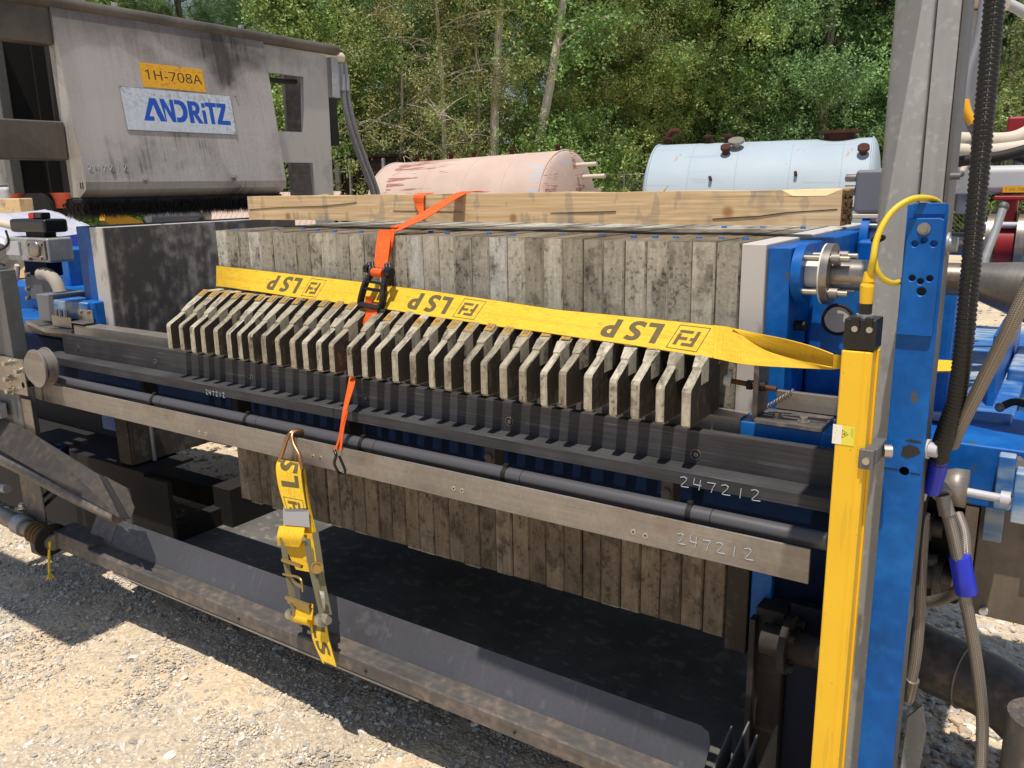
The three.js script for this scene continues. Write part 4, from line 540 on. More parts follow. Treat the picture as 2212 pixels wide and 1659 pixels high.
// ---------------------------------------------------------------- blue press frame: fixed head, side beam, moving head
{
  const t = thing('press_frame', 'blue painted steel frame of the filter press with side beam and fixed head', 'press frame');
  // side beam along the machine, under the handles
  mesh('side_beam', [box(-1.55, 2.32, .80, .998, .0, .085, .004), box(-1.55, 2.32, .765, .798, .03, .078, .004)], m.blueDark, t);  // beam enamel darkened to stand for the shade behind the rail
  
  mesh('beam_end_block', box(1.948, 2.32, 1.0, 1.073, -.02, .110, .004), m.blue, t);
  mesh('far_side_beam', box(-1.55, 2.32, .62, 1.07, -1.10, -1.03, .004), m.blue, t);
  // fixed head: thick plate with ported end frame
  mesh('head_plate', box(1.958, 2.010, .42, 1.452, -1.0, .0, .004), m.blue, t);
  mesh('head_frame', [box(2.013, 2.33, .90, 1.405, -.26, -.15, .012)], m.blue, t);
  mesh('head_frame', [box(2.013, 2.12, 1.0, 1.43, -1.0, -.62, .012)], m.blue, t);
  mesh('head_rib', [box(2.013, 2.20, .90, 1.36, -.62, -.58, .006)], m.blueDusty, t);
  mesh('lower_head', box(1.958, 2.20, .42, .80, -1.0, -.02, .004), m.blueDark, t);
  mesh('head_leg', [box(1.99, 2.06, .0, .60, -.02, .055, .004), box(1.985, 2.0, .0, .58, .055, .085, .002)], m.legDark = SM({ map: T.darkSteel, color: hex('#77726e'), roughness: .8 }), t);
  mesh('leg_panel', box(2.065, 2.2, .0, .62, .0, .03, .002), SM({ map: T.blue, color: hex('#3a3a40'), roughness: .8 }), t);
  // worn blue deck behind the posts
  mesh('deck', [box(2.02, 2.46, 1.06, 1.085, -1.45, -.14, .006)], m.blueDusty, t);
  mesh('deck_ridge', [box(2.04, 2.28, 1.086, 1.10, -.10, -.04, .004), box(2.0, 2.30, 1.02, 1.084, -.135, .02, .01)], m.blueDusty, t);
  mesh('deck_front', [box(2.14, 2.43, .93, 1.058, -.40, .01, .012)], m.blue, t);
  mesh('upright_side', [box(2.40, 2.415, .95, 1.25, -1.1, -.25, .003)], m.blue, t);
  mesh('rear_block', [box(2.42, 2.75, .85, 1.12, -.9, -.55, .01)], m.blueDusty, t);
  mesh('right_block', [box(2.36, 2.72, .945, 1.075, -.28, .05, .006)], m.blue, t);
  mesh('adjuster_lug', box(2.455, 2.485, .96, 1.07, .055, .09, .004), m.blueDusty, t);
  mesh('port', [boxUV(new THREE.TorusGeometry(.034, .004, 8, 28).translate(2.085, 1.276, -.148))], m.blackMatt, t); mesh('port_face', cyl(V(2.085, 1.276, -.152), V(2.085, 1.276, -.1475), .031, .031, 24), m.white, t);
  mesh('side_stud', cyl(V(2.012, 1.27, -.06), V(2.035, 1.27, -.06), .012, .012, 8), m.blackMatt, t);
  // floor framing under the machine
  mesh('base_beam', [box(-1.6, -.62, .06, .16, -.62, -.50, .004), box(-.60, 2.0, .02, .10, -.72, -.60, .004)], m.darkIron, t);
  mesh('base_beam', [box(-.60, -.48, .02, .30, -1.5, -.3, .004)], m.darkIron, t);
  mesh('under_frame', [box(-.62, -.50, .10, .62, -.95, -.85, .004), box(-.95, .0, .50, .60, -1.25, -1.15, .004), box(-.5, .0, .30, .36, -.75, -.68, .004)], m.darkIron, t);
  mesh('shade_box', [box(-2.2, -.44, .06, .44, .0, .02), box(-2.2, -.60, .44, .455, -.22, .02)], m.darkIron, t);  // added dark panels standing in for the black shade behind the shaft
  { const a = onZ(1972, 1288, -.15), b = onZ(2098, 1062, -.15); mesh('drive_housing', box(a.x, b.x, a.y, b.y, -.65, -.15, .01), m.darkIron, t); for (const [px, py, r] of [[2010, 1130, .022], [2030, 1240, .03], [1998, 1200, .018]]) { const q = onZ(px, py, -.14); mesh('fitting', [cyl(V(q.x - .03, q.y, -.12), V(q.x + .03, q.y, -.12), r, r, 16), cyl(V(q.x - .008, q.y, -.12), V(q.x + .008, q.y, -.12), r * 1.5, r * 1.5, 18)], m.darkSteel, t); } }
  mesh('shade_screen', box(-2.4, -.15, .02, .66, -1.34, -1.32), m.darkIron, t);  // added panel that blocks the sunlit ground behind the machine
  mesh('shade_panel', [box(-2.4, -.93, .12, .86, -.24, -.22), box(-2.4, -.72, .60, .62, -1.0, -.25)], m.darkIron, t);  // added dark panel and pan, deepening the shade under the left end
  mesh('guide_rod', [cyl(V(-.86, .45, -.05), V(-.86, .80, -.05), .013, .013, 12)], m.galv, t);
  mesh('guide_rod', cyl(V(-.84, .42, -.05), V(-.84, .80, -.05), .019, .019, 4), m.stainless, t);
  mesh('guide_rod', cyl(V(-.70, .46, -.10), V(-.70, .72, -.10), .009, .009, 10), m.galv, t);
  mesh('guide_rod', cyl(V(-.76, .48, -.12), V(-.76, .72, -.12), .014, .014, 10), m.galvDark, t);
}
{ // moving head at the left end
  const t = thing('moving_head', 'moving press head with blue plate and blackened white plate facing the gap', 'press head');
  mesh('blue_plate', box(-.90, -.798, .60, 1.464, -1.05, .0, .004), m.blue, t);
  mesh('white_plate', box(-.797, -.708, 1.0, 1.463, -1.0, .002, .003), m.white, t); mesh('white_plate', box(-.797, -.708, .462, .9995, -1.0, .002, .003), m.darkBrown, t, 'dark brown lower half of the white plate');
  mesh('filter_face', box(-.7075, -.700, .466, 1.460, -.997, -.004, .001), m.darkFace, t);
  mesh('arm_block', [box(-1.06, -.80, 1.085, 1.16, -.06, .055, .006)], m.blueDusty, t);
  mesh('arm_cap', [box(-1.20, -1.06, 1.06, 1.175, -.12, .05, .004)], m.greyPlastic, t);
  mesh('lug', [box(-.86, -.76, 1.06, 1.165, -.03, .045, .008)], m.blue, t);
  mesh('bracket_plate', [box(-.865, -.755, 1.085, 1.135, .056, .059, .001), box(-.865, -.755, 1.082, 1.086, .056, .10, .001)], m.stainless, t);
  for (const [x, y] of [[-.84, 1.122], [-.785, 1.124]]) mesh('bolt', bolt(V(x, y, .059), V(0, 0, 1), .0075, .006), m.stainless, t);
  mesh('slotted_angle', [box(-1.02, -.87, 1.055, 1.10, .085, .089, .001)], m.stainless, t);
  for (const x of [-.99, -.955, -.915]) mesh('stud', cyl(V(x, 1.09, .08), V(x, 1.125, .08), .007, .007, 8), m.stainless, t);
  mesh('cover', extr([[-1.30, -.10], [-.86, -.06], [-.86, .10], [-1.0, .135], [-1.30, .06]], 'y', 1.035, 1.052, .002), m.stainless, t);
  mesh('cover_skirt', extr([[-1.34, .88], [-.84, .90], [-.84, 1.03], [-1.34, 1.03]], 'z', .03, .06, 0), m.darkSteel, t);
}
{ // blue cross beams far left
  const t = thing('blue_end_frame', 'blue steel cross beams at the far left end behind the valve', 'end frame');
  mesh('cross_beam', box(-2.8, -1.42, .92, 1.10, -.62, -.44, .01), m.blue, t); mesh('cross_beam', box(-2.8, -1.2, .80, 1.02, -.28, -.10, .01), m.blue, t);
  mesh('stub_post', box(-2.28, -2.02, .95, 1.30, -.75, -.55, .01), m.blue, t); mesh('stub_post', box(-1.62, -1.40, .85, 1.09, -.40, -.30, .01), m.blueDark, t);
}
{ // actuated valve
  const t = thing('actuated_valve', 'grey actuated valve with black position box and red indicator at left', 'valve');
  const p = (px, py) => onZ(px, py, -.3), c = (a, b) => p((a) / 2.4586 * 1 / 1, b);
  const B = (x0, y0, x1, y1, d, mat, n, r = .006, zo = 0) => { const a = p(x0, y1), b = p(x1, y0); mesh(n, box(a.x, b.x, a.y, b.y, -.3 + zo - d / 2, -.3 + zo + d / 2, r), mat, t); };
  B(75, 459, 98, 472, .05, m.blackGloss, 'indicator'); { const a = p(74, 471), b = p(84, 460); mesh('red_window', box(a.x, b.x, a.y, b.y, -.274, -.272, .0008), SM({ color: 0xd01818, roughness: .4 }), t); }
  B(48, 473, 120, 500, .12, m.blackGloss, 'position_box', .014); B(70, 500, 108, 515, .06, m.blackMatt, 'mount_plate', .003);
  B(46, 513, 128, 560, .13, m.galv, 'actuator_body', .012); B(96, 517, 127, 557, .015, m.stainless, 'end_cover', .006, .07); { const q = p(112, 535); mesh('end_boss', boxUV(new THREE.SphereGeometry(.042, 16, 10).scale(1, 1, .4).translate(q.x, q.y, -.218)), m.stainless, t); }
  B(48, 520, 72, 548, .01, m.paleGrey, 'spec_label', .001, .072); B(72, 560, 116, 592, .08, m.blueDark, 'valve_neck', .006); B(70, 586, 116, 645, .05, m.galvDark, 'valve_body', .008);
  mesh('grey_hose', tube([p(110, 590), p(125, 590), p(142, 606), p(156, 640)].map((q) => q.add(V(0, 0, .05))), .03, 24, 12), SM({ color: 0xa39c90, roughness: .75 }), t);
  mesh('white_tube', tube([p(68, 570), p(66, 596), p(50, 616), p(25, 618), p(6, 606), p(3, 580)].map((q) => q.add(V(0, 0, .07))), .013, 30, 10), m.beige, t);
  mesh('cable_gland', [cyl(p(50, 490).add(V(0, 0, .02)), p(-8, 478).add(V(0, 0, .02)), .022, .018, 12)], m.beige, t);
  mesh('cable', tube([p(48, 496), p(54, 520), p(30, 540), p(10, 546), p(14, 556), p(44, 570)].map((q) => q.add(V(0, 0, .08))), .006, 30, 6), m.blackMatt, t);
  for (const [x, y] of [[95, 525], [124, 525], [98, 555], [124, 555], [92, 590], [92, 620], [93, 640]]) { const q = p(x, y); mesh('screw', cyl(V(q.x, q.y, -.235), V(q.x, q.y, -.215), .012, .01, 8), m.stainless, t); }
}
{ // left post
  const t = thing('left_post', 'dark grey upright post at the left edge beside the pulley', 'post');
  mesh('post', [box(-1.02, -.815, .60, 1.32, .30, .36, .004)], m.galvDark, t);
  mesh('foot', box(-1.04, -.80, .58, .599, .10, .37, .002), m.darkIron, t);
}
{ // pulley bracket
  const t = thing('pulley_bracket', 'steel bracket with cable pulley and bolts at the left end of the flat bar', 'pulley');
  const z = .37, P = (px, py) => onZ(px, py, z);
  mesh('bracket_plate', [box(P(0, 0).x * 0 - 1.02, P(48, 780).x, P(20, 847).y, P(20, 772).y, z - .006, z, .002)], m.stainless, t);
  mesh('pulley_wheel', [cyl(V(P(72, 800).x - .01, P(70, 797).y, z - .055), V(P(72, 800).x, P(70, 797).y, z - .012), .066, .066, 30), cyl(V(P(72, 800).x, P(70, 797).y, z - .016), V(P(72, 800).x, P(70, 797).y, z - .008), .072, .072, 30), cyl(V(P(72, 800).x - .01, P(70, 797).y, z - .062), V(P(72, 800).x - .01, P(70, 797).y, z - .055), .072, .072, 30)], m.steel, t);
  mesh('lower_plate', [box(P(15, 900).x, P(62, 900).x, P(40, 985).y, P(40, 862).y, z - .02, z - .014, .002)], m.stainless, t);
  for (const [x, y] of [[20, 783], [46, 800], [22, 817], [26, 843]]) mesh('bolt', bolt(P(x, y), V(.1, 0, 1), .0115, .022), m.zinc, t);
  mesh('clevis', [box(P(0, 0).x * 0 - 1.1, P(10, 850).x, P(5, 898).y, P(5, 868).y, z, z + .03, .003)], m.galv, t);
  mesh('axle', [cyl(V(P(50, 832).x, P(50, 832).y, .25), V(P(50, 832).x, P(50, 832).y, z), .012, .012, 10)], m.darkIron, t);
}
m.legDark0 = SM({ map: T.darkSteel, color: hex('#a39d98'), roughness: .6, metalness: .2 });
{ // chute plate on a tube
  const t = thing('chute_plate', 'slanting dark steel chute plate edged with a brown tube at lower left', 'chute');
  const z = .42, P = (px, py, dz = 0) => onZ(px, py, z + dz);
  const quad = (pts, th, nm, mat) => { const q = pts.map(([x, y, d]) => P(x, y, d)), n = new THREE.Vector3().crossVectors(q[1].clone().sub(q[0]), q[2].clone().sub(q[0])).normalize().multiplyScalar(th), all = [...q, ...q.map((k) => k.clone().sub(n))]; mesh(nm, boxUV(fixG(new ConvexGeometry(all))), mat, t); };
  quad([[-40, 878, -.05], [74, 938, -.05], [216, 1026, -.05], [261, 1118, .02], [156, 1060, .02], [51, 1000, .02], [-40, 948, .02]], .004, 'plate', m.legDark0);
  quad([[226, 1030, -.052], [275, 1056, -.07], [291, 1098, -.03], [283, 1122, .01], [268, 1121, .018]], .004, 'end_sheet', m.legDark0);
  quad([[216, 1026, -.044], [232, 1034, -.044], [281, 1122, .024], [266, 1120, .026]], .008, 'end_rib', m.darkIron);
  mesh('edge_tube', tube([P(-40, 968, .0), P(51, 1012, .0), P(156, 1068, .0), P(256, 1115, .0)], .027, 24, 16), m.darkSteel, t);
}
{ // roller shaft and links lower left
  const t = thing('tipping_shaft', 'horizontal shaft with bearing plate and rope turns at lower left of the trough', 'shaft');
  const z = .40, P = (px, py, dz = 0) => onZ(px, py, z + dz);
  mesh('shaft', [cyl(P(-30, 1096), P(118, 1172), .032, .032, 20)], m.steel, t);
  mesh('bearing_plate', [box(P(28, 1100).x, P(70, 1100).x, P(50, 1204).y, P(50, 1018).y, z - .05, z - .042, .003)], m.darkSteel, t);
  mesh('collar', [cyl(P(40, 1131), P(56, 1139), .040, .040, 20)], m.galv, t); mesh('bolt', bolt(P(48, 1096, .02), V(0, 1, .2), .012, .014), m.zinc, t);
  for (const k of [0, 1, 2, 3]) mesh('rope_turn', boxUV(fixG(new THREE.TorusGeometry(.037, .0075, 8, 22))).applyQuaternion(new THREE.Quaternion().setFromUnitVectors(V(0, 0, 1), P(110, 1170).sub(P(40, 1131)).normalize())).translate(...P(76 + k * 7, 1148 + k * 4).toArray()), m.woodEnd, t);
  mesh('end_disc', cyl(P(110, 1165), P(113, 1167), .066, .066, 20), m.darkIron, t);
  mesh('link_rod', cyl(P(55, 1108, -.08), P(140, 1030, -.08), .008, .008, 8), m.darkIron, t); mesh('link_rod', cyl(P(75, 1112, -.08), P(150, 1040, -.08), .008, .008, 8), m.darkIron, t);
  mesh('beam_stub', [box(-.66, -.40, .255, .325, .30, .395, .003)], m.darkSteel, t);
  mesh('blue_lug', box(P(8, 990).x, P(60, 985).x, P(30, 1000).y, P(30, 980).y, z - .16, z - .06, .003), m.blueDark, t);
  mesh('pivot_rod', cyl(P(-10, 1052, -.02), P(16, 1056, -.02), .018, .018, 12), m.galv, t);
  mesh('lamp_posts', [cyl(V(-.62, .28, .12), V(-.62, .42, .12), .012, .012, 10), cyl(V(-.57, .28, .12), V(-.57, .42, .12), .016, .016, 10)], m.galv, t);
}
{
  const t = thing('yellow_rope', 'frayed yellow rope end hanging from the shaft to the gravel', 'rope');
  const P = (px, py) => onZ(px, py, .42);
  mesh('rope', tube([P(108, 1170), P(106, 1195), P(106, 1225), P(107, 1240)], .0052, 12, 8), m.cable, t);
  mesh('frayed_end', (() => { const e = []; for (let i = 0; i < 16; i++) { const a = P(107, 1238); e.push(cyl(a, a.clone().add(V(rr(-.03, .03), rr(-.035, -.012), rr(-.02, .02))), .003, .0012, 5)); } return e; })(), m.cable, t);
}
// ---------------------------------------------------------------- right side: posts, light curtain, pipes
{
  const t = thing('light_curtain', 'tall yellow light curtain post with black end cap and warning sticker', 'light curtain');
  const x0 = 2.226, x1 = 2.276, z0 = .385, z1 = .44;
  mesh('body', [box(x0, x1, .0, 1.318, z0, z1, .003), box(x1, x1 + .004, .0, 1.318, z0 + .012, z0 + .026, .001), box(x0 + .036, x0 + .038, .0, 1.318, z1, z1 + .0012), box(x0 + .047, x0 + .0495, .0, 1.318, z1, z1 + .001)], m.yellow, t);
  mesh('end_cap', [box(x0 + .001, x1 + .002, 1.320, 1.372, z0 - .001, z1 - .001, .003), box(x0 + .012, x0 + .026, 1.350, 1.376, z1 - .006, z1 + .003, .002), box(x0 + .034, x0 + .046, 1.350, 1.376, z1 - .006, z1 + .003, .002)], m.blackGloss, t);
  for (const x of [x0 + .019, x0 + .042]) mesh('cap_screw', cyl(V(x, 1.356, z1 - .002), V(x, 1.356, z1 + .005), .0055, .005, 12), m.zinc, t);
  mesh('socket', [cyl(V(x0 + .028, 1.372, .415), V(x0 + .028, 1.378, .415), .014, .014, 16)], m.galv, t); mesh('plug_nut', cyl(V(x0 + .028, 1.378, .415), V(x0 + .028, 1.396, .415), .0105, .0105, 16), m.blackGloss, t);
  // warning sticker
  const st = canvasTex(360, 300, (x, w, h) => { x.fillStyle = '#e6dc4e'; x.fillRect(0, 0, w, h); x.fillStyle = '#ecead8'; x.fillRect(0, 0, w * .42, h); x.fillStyle = '#3a3a1c'; x.save(); x.translate(w * .58, h * .45); x.rotate(Math.PI / 2); x.lineWidth = 8; x.strokeStyle = '#3a3a1c'; x.beginPath(); x.moveTo(0, -48); x.lineTo(62, 52); x.lineTo(-62, 52); x.closePath(); x.stroke(); for (let i = 0; i < 12; i++) { x.save(); x.translate(0, 14); x.rotate(i * .5236); x.fillRect(6, -2, 20, 4); x.restore(); } x.beginPath(); x.arc(0, 14, 9, 0, 7); x.fill(); x.restore(); for (let i = 0; i < 4; i++) { x.save(); x.translate(w * (.94 - i * .035), h * .1); x.rotate(Math.PI / 2); x.globalAlpha = .6; x.fillRect(0, 0, h * (.55 - i * .06), 4); x.restore(); } for (let i = 0; i < 5; i++) { x.fillRect(w * .1 + (i % 2) * 20, h * (.15 + i * .15), 10 + 8 * hashN(i, 1, 2), 6); } });
  { const a = onZ(1797, 957, z1), b = onZ(1845, 957, z1), c = onZ(1798, 915, z1); mesh('warning_sticker', decalG(V(a.x, a.y, z1), V(b.x - a.x, 0, 0), V(0, c.y - a.y, 0), .0008), SM({ map: st, roughness: .5 }), t); }
  // clamp bracket to the column
  mesh('clamp_bracket', [box(2.268, 2.292, 1.117, 1.152, .432, .447, .002), box(2.272, 2.296, 1.125, 1.152, .36, .435, .002)], m.galvDark, t);
  mesh('clamp_screw', cyl(V(2.281, 1.133, .446), V(2.281, 1.133, .453), .0065, .006, 14), m.zinc, t); mesh('clamp_knob', cyl(V(2.297, 1.137, .39), V(2.309, 1.137, .385), .012, .012, 8), m.zinc, t);
}
{
  const t = thing('plug_cable', 'yellow cable looping from the plug on the light curtain to the blue post', 'cable');
  const P = (px, py, d) => atD(px, py, d), c0 = V(2.254, 1.396, .415);
  mesh('plug_body', [cyl(c0, c0.clone().add(V(0, .028, 0)), .0105, .0118, 16), cyl(c0.clone().add(V(0, .028, 0)), c0.clone().add(V(0.001, .036, 0)), .0118, .0085, 16), cyl(c0.clone().add(V(.001, .036, 0)), c0.clone().add(V(.001, .052, 0)), .0098, .0075, 14)], m.yellowPlug, t);
  mesh('cable', [tube([c0.clone().add(V(.001, .045, 0)), P(1886, 560, 1.37), P(1893, 520, 1.37), P(1912, 478, 1.37), P(1935, 450, 1.37), P(1970, 430, 1.37), P(2003, 428, 1.38), P(2030, 440, 1.42), P(2040, 470, 1.5)], .0052, 50, 10)], m.cable, t);
  mesh('cable', [tube([P(1905, 492, 1.385), P(1893, 520, 1.385), P(1889, 550, 1.385), P(1893, 580, 1.385), P(1905, 600, 1.39), P(1925, 611, 1.4), P(1948, 607, 1.45)], .0048, 40, 10)], m.cable, t);
  mesh('cable_tie', boxUV(fixG(new THREE.TorusGeometry(.0095, .0028, 8, 18).rotateX(1.2).rotateZ(.35))).translate(...P(1897, 516, 1.378).toArray()), m.blackGloss, t);
}
{
  const t = thing('blue_post', 'blue painted square steel post with drilled plate at its top', 'post');
  const x0 = 2.294, x1 = 2.356, z0 = .285, z1 = .348;
  const plate = extr([[x0, 0], [x1, 0], [x1, 1.555], [x0, 1.555]], 'z', z1 - .004, z1, 0, [circ(onZ(1953, 1018, z1).x, onZ(1953, 1018, z1).y, .0085)]);
  mesh('tube_face', plate, m.blue, t); mesh('tube_wall', [box(x0, x0 + .004, 0, 1.555, z0, z1 - .0042), box(x1 - .004, x1, 0, 1.555, z0, z1 - .0042), box(x0 + .0042, x1 - .0042, 0, 1.555, z0, z0 + .004)], m.galvDark, t);
  mesh('top_block', box(x0 + .010, x1 - .004, onZ(1990, 464, z1).y, onZ(1990, 438, z1).y, z1 - .002, z1 + .003, .002), m.blue, t);
  const hs = [], hp = (px, py) => onZ(px, py, z1 + .0085); for (const [px, py] of [[1976, 527], [1996, 519], [2017, 527], [1970, 601], [1988, 608], [2008, 602]]) { const q = hp(px, py); hs.push(circ(q.x, q.y, .0052, 14)); } { const q = hp(1990, 630); hs.push(circ(q.x, q.y, .0072, 16)); } const cx = hp(1996, 494).x, cyy = hp(1996, 494).y;
  const dp = extr([[x0 + .001, 1.337], [x1 - .008, 1.337], [x1 - .006, 1.34], [x1 - .004, onZ(1990, 474, z1).y], [x1 - .010, onZ(1990, 470, z1).y], [x0 + .004, onZ(1990, 471, z1).y]], 'z', z1 + .0005, z1 + .0085, .0015, hs); mesh('drilled_plate', dp, m.blue, t);
  mesh('dark_core', box(x0 + .004, x1 - .012, 1.345, 1.47, z1 + .0002, z1 + .0018), m.blackMatt, t);
  mesh('bolt', bolt(V(cx, cyy, z1 + .0085), V(0, 0, 1), .0075, .004), m.steel, t);
  mesh('bolt', [bolt(V(x1, 1.49, .325), V(1, 0, 0), .0145, .012)], m.galv, t); mesh('bolt', [bolt(V(x1 + .002, 1.133, .325), V(1, 0, .2), .013, .014)], m.paleGrey, t);
  mesh('scribe_line', (() => { const h = onZ(1953, 1018, z1); return [box(x0, h.x - .010, h.y + .0006, h.y + .002, z1 + .0001, z1 + .0008), box(h.x + .010, x1 - .003, h.y - .002, h.y - .0006, z1 + .0001, z1 + .0008)]; })(), m.blackMatt, t);
  mesh('worn_patch', [[[1946, 983], [1950, 966], [1964, 960], [1982, 966], [1989, 978], [1974, 986], [1958, 990]], [[1955, 951], [1968, 949], [1990, 954], [1991, 957], [1970, 955]]].map((l) => l.map(([a, b]) => { const q = onZ(a, b, z1); return [q.x, q.y]; }).reverse()).map((p) => extr(p, 'z', z1 + .0001, z1 + .0007)), SM({ color: 0x2c2a29, roughness: .8 }), t);
}
{
  const t = thing('galvanised_column', 'tall dull galvanised steel column rising between the yellow and blue posts', 'column');
  mesh('column', [box(2.225, 2.292, 0, 2.45, .12, .235, .012)], m.galv, t);
  mesh('cover_strip', [box(2.2935, 2.33, 0, 2.45, .16, .232, .002)], m.galv, t);
  mesh('edge_angle', [box(2.331, 2.338, 0, 2.45, .13, .225, .001)], m.galvDark, t);
  mesh('clamp_stud', cyl(V(2.336, 1.60, .22), V(2.352, 1.60, .215), .006, .006, 10), m.galvDark, t);
  mesh('side_knob', cyl(V(2.215, 1.73, .10), V(2.222, 1.73, .10), .022, .022, 16), m.blackMatt, t);
  // unseen arm and crossbar, added to shadow the rail end and trough lip
  mesh('shadow_arm', [box(2.214, 2.280, 2.0, 2.06, .236, .80, .004)], m.galvDark, t);
  mesh('shadow_crossbar', extr([[2.212, .72], [2.212, .82], [1.47, .80], [1.47, .70]], 'y', 2.0, 2.05, .003), m.galvDark, t);
}
const flange = (name, label, cx, y, z, big) => { // pipe flange pair on the head, axis along x
  const t = thing(name, label, 'flanged pipe'), s = big;
  mesh('head_ring', cyl(V(cx, y, z), V(cx + .022, y, z), .072 * s, .072 * s, 32), m.blue, t);
  mesh('spacer', cyl(V(cx + .022, y, z), V(cx + .062, y, z), .034 * s, .034 * s, 24), m.gaskets, t);
  mesh('flange_disc', cyl(V(cx + .062, y, z), V(cx + .078, y, z), .074 * s, .074 * s, 36), m.stainless, t);
  mesh('gasket', cyl(V(cx + .058, y, z), V(cx + .0615, y, z), .0735 * s, .0735 * s, 36), m.gaskets, t);
  for (let k = 0; k < 4; k++) { const a = .785 + k * 1.5708, b = V(cx + .02, y + Math.sin(a) * .058 * s, z + Math.cos(a) * .058 * s); mesh('stud', cyl(b, b.clone().add(V(.098, 0, 0)), .0075 * s, .0075 * s, 10), m.zinc, t); mesh('nut', boxUV(cyl(b.clone().add(V(.060, 0, 0)), b.clone().add(V(.078, 0, 0)), .0135 * s, .0135 * s, 6)), m.steel, t); }
  return t; };
{
  const t = flange('flanged_pipe', 'stainless pipe with four-bolt flange at the front upper corner of the head', 2.012, 1.392, -.055, .92);
  mesh('pipe', cyl(V(2.08, 1.392, -.055), V(2.37, 1.392, -.055), .034, .034, 28), m.stainless, t);
  mesh('weld_ring', boxUV(fixG(new THREE.TorusGeometry(.034, .003, 6, 28).rotateY(Math.PI / 2))).translate(2.365, 1.392, -.055), m.stainless, t);
  mesh('elbow', [cyl(V(2.37, 1.392, -.055), V(2.47, 1.375, -.045), .036, .06, 28), tube([V(2.465, 1.376, -.045), V(2.54, 1.345, -.04), V(2.60, 1.24, -.04), V(2.62, 1.1, -.04)], .06, 24, 24)], m.stainless, t);
}
{
  const t = flange('flanged_pipe', 'stainless pipe and flange further back on the head leading to the red valve', 2.012, 1.428, -.72, .95);
  mesh('pipe', cyl(V(2.08, 1.42, -.72), V(2.325, 1.418, -.72), .031, .031, 26), m.stainless, t);
}
{
  const t = thing('butterfly_valve', 'dark red butterfly valve clamped between two pale flanges at upper right', 'valve'), y = 1.418, z = -.72;
  mesh('valve_body', cyl(V(2.352, y, z), V(2.392, y, z), .062, .062, 28), m.red, t);
  mesh('neck', [box(2.357, 2.390, y + .05, y + .125, z - .03, z + .03, .006)], m.red, t); mesh('top_flange', [box(2.335, 2.42, y + .118, y + .13, z - .05, z + .05, .004)], m.red, t);
  mesh('pipe_flange', cyl(V(2.328, y, z), V(2.348, y, z), .092, .092, 32), m.stainless, t); mesh('pipe_flange', cyl(V(2.398, y, z), V(2.418, y, z), .092, .092, 32), m.stainless, t);
  for (const dy of [-.07, .055]) mesh('tie_rod', cyl(V(2.32, y + dy, z + .05), V(2.43, y + dy, z + .05), .0085, .0085, 10), m.paleGrey, t);
  mesh('pipe', cyl(V(2.418, y, z), V(2.8, y, z), .05, .05, 24), m.stainless, t);
}
{
  const t = thing('valve_actuator', 'pale grey pneumatic actuator with yellow tag above the red valve', 'actuator');
  mesh('cylinder', box(2.29, 2.75, 1.552, 1.625, -.78, -.69, .02), m.paleGrey, t);
  const tg = canvasTex(400, 80, (x, w, h) => { x.fillStyle = '#dca81e'; x.fillRect(0, 0, w, h); x.fillStyle = '#443a1a'; x.font = '58px sans-serif'; x.textBaseline = 'middle'; x.fillText('T-HV-708A', 24, h * .55); });
  const a = onZ(2164, 426, -.689), b = onZ(2240, 427, -.689); mesh('tag', decalG(V(a.x, 1.556, -.6895), V(b.x - a.x, 0, 0), V(0, .0165, 0), .001), SM({ map: tg, roughness: .5 }), t);
  mesh('end_plate', box(2.275, 2.288, 1.53, 1.63, -.79, -.68, .004), m.paleGrey, t);
  mesh('spindle', cyl(V(2.375, 1.545, -.735), V(2.375, 1.555, -.735), .02, .02, 12), m.steel, t);
}
{
  const t = thing('control_box', 'grey plastic valve control box with silver knobs behind the column', 'control box');
  mesh('housing', [box(1.985, 2.10, 1.502, 1.622, -.80, -.68, .010)], m.greyPlastic, t); mesh('housing_lid', [box(2.105, 2.24, 1.500, 1.625, -.80, -.68, .006)], SM({ color: 0x58564c, roughness: .3 }), t);
  mesh('base', box(1.985, 2.13, 1.487, 1.4995, -.80, -.675, .003), m.beige, t);
  for (const [y, r] of [[1.600, .0105], [1.565, .015], [1.517, .009]]) mesh('knob', cyl(V(1.955, y, -.70), V(1.984, y, -.70), r, r, 16), m.stainless, t);
  mesh('nameplate', box(2.13, 2.19, 1.51, 1.575, -.6795, -.678), m.blackMatt, t);
  for (let i = 0; i < 3; i++) mesh('print_line', box(2.14, 2.18, 1.525 + i * .014, 1.529 + i * .014, -.6779, -.6774), m.paleGrey, t);
  mesh('yellow_tab', box(2.075, 2.095, 1.488, 1.50, -.674, -.672), m.sticker, t);
  mesh('side_block', [box(2.245, 2.285, 1.50, 1.60, -.78, -.70, .004)], m.paleGrey, t);
}
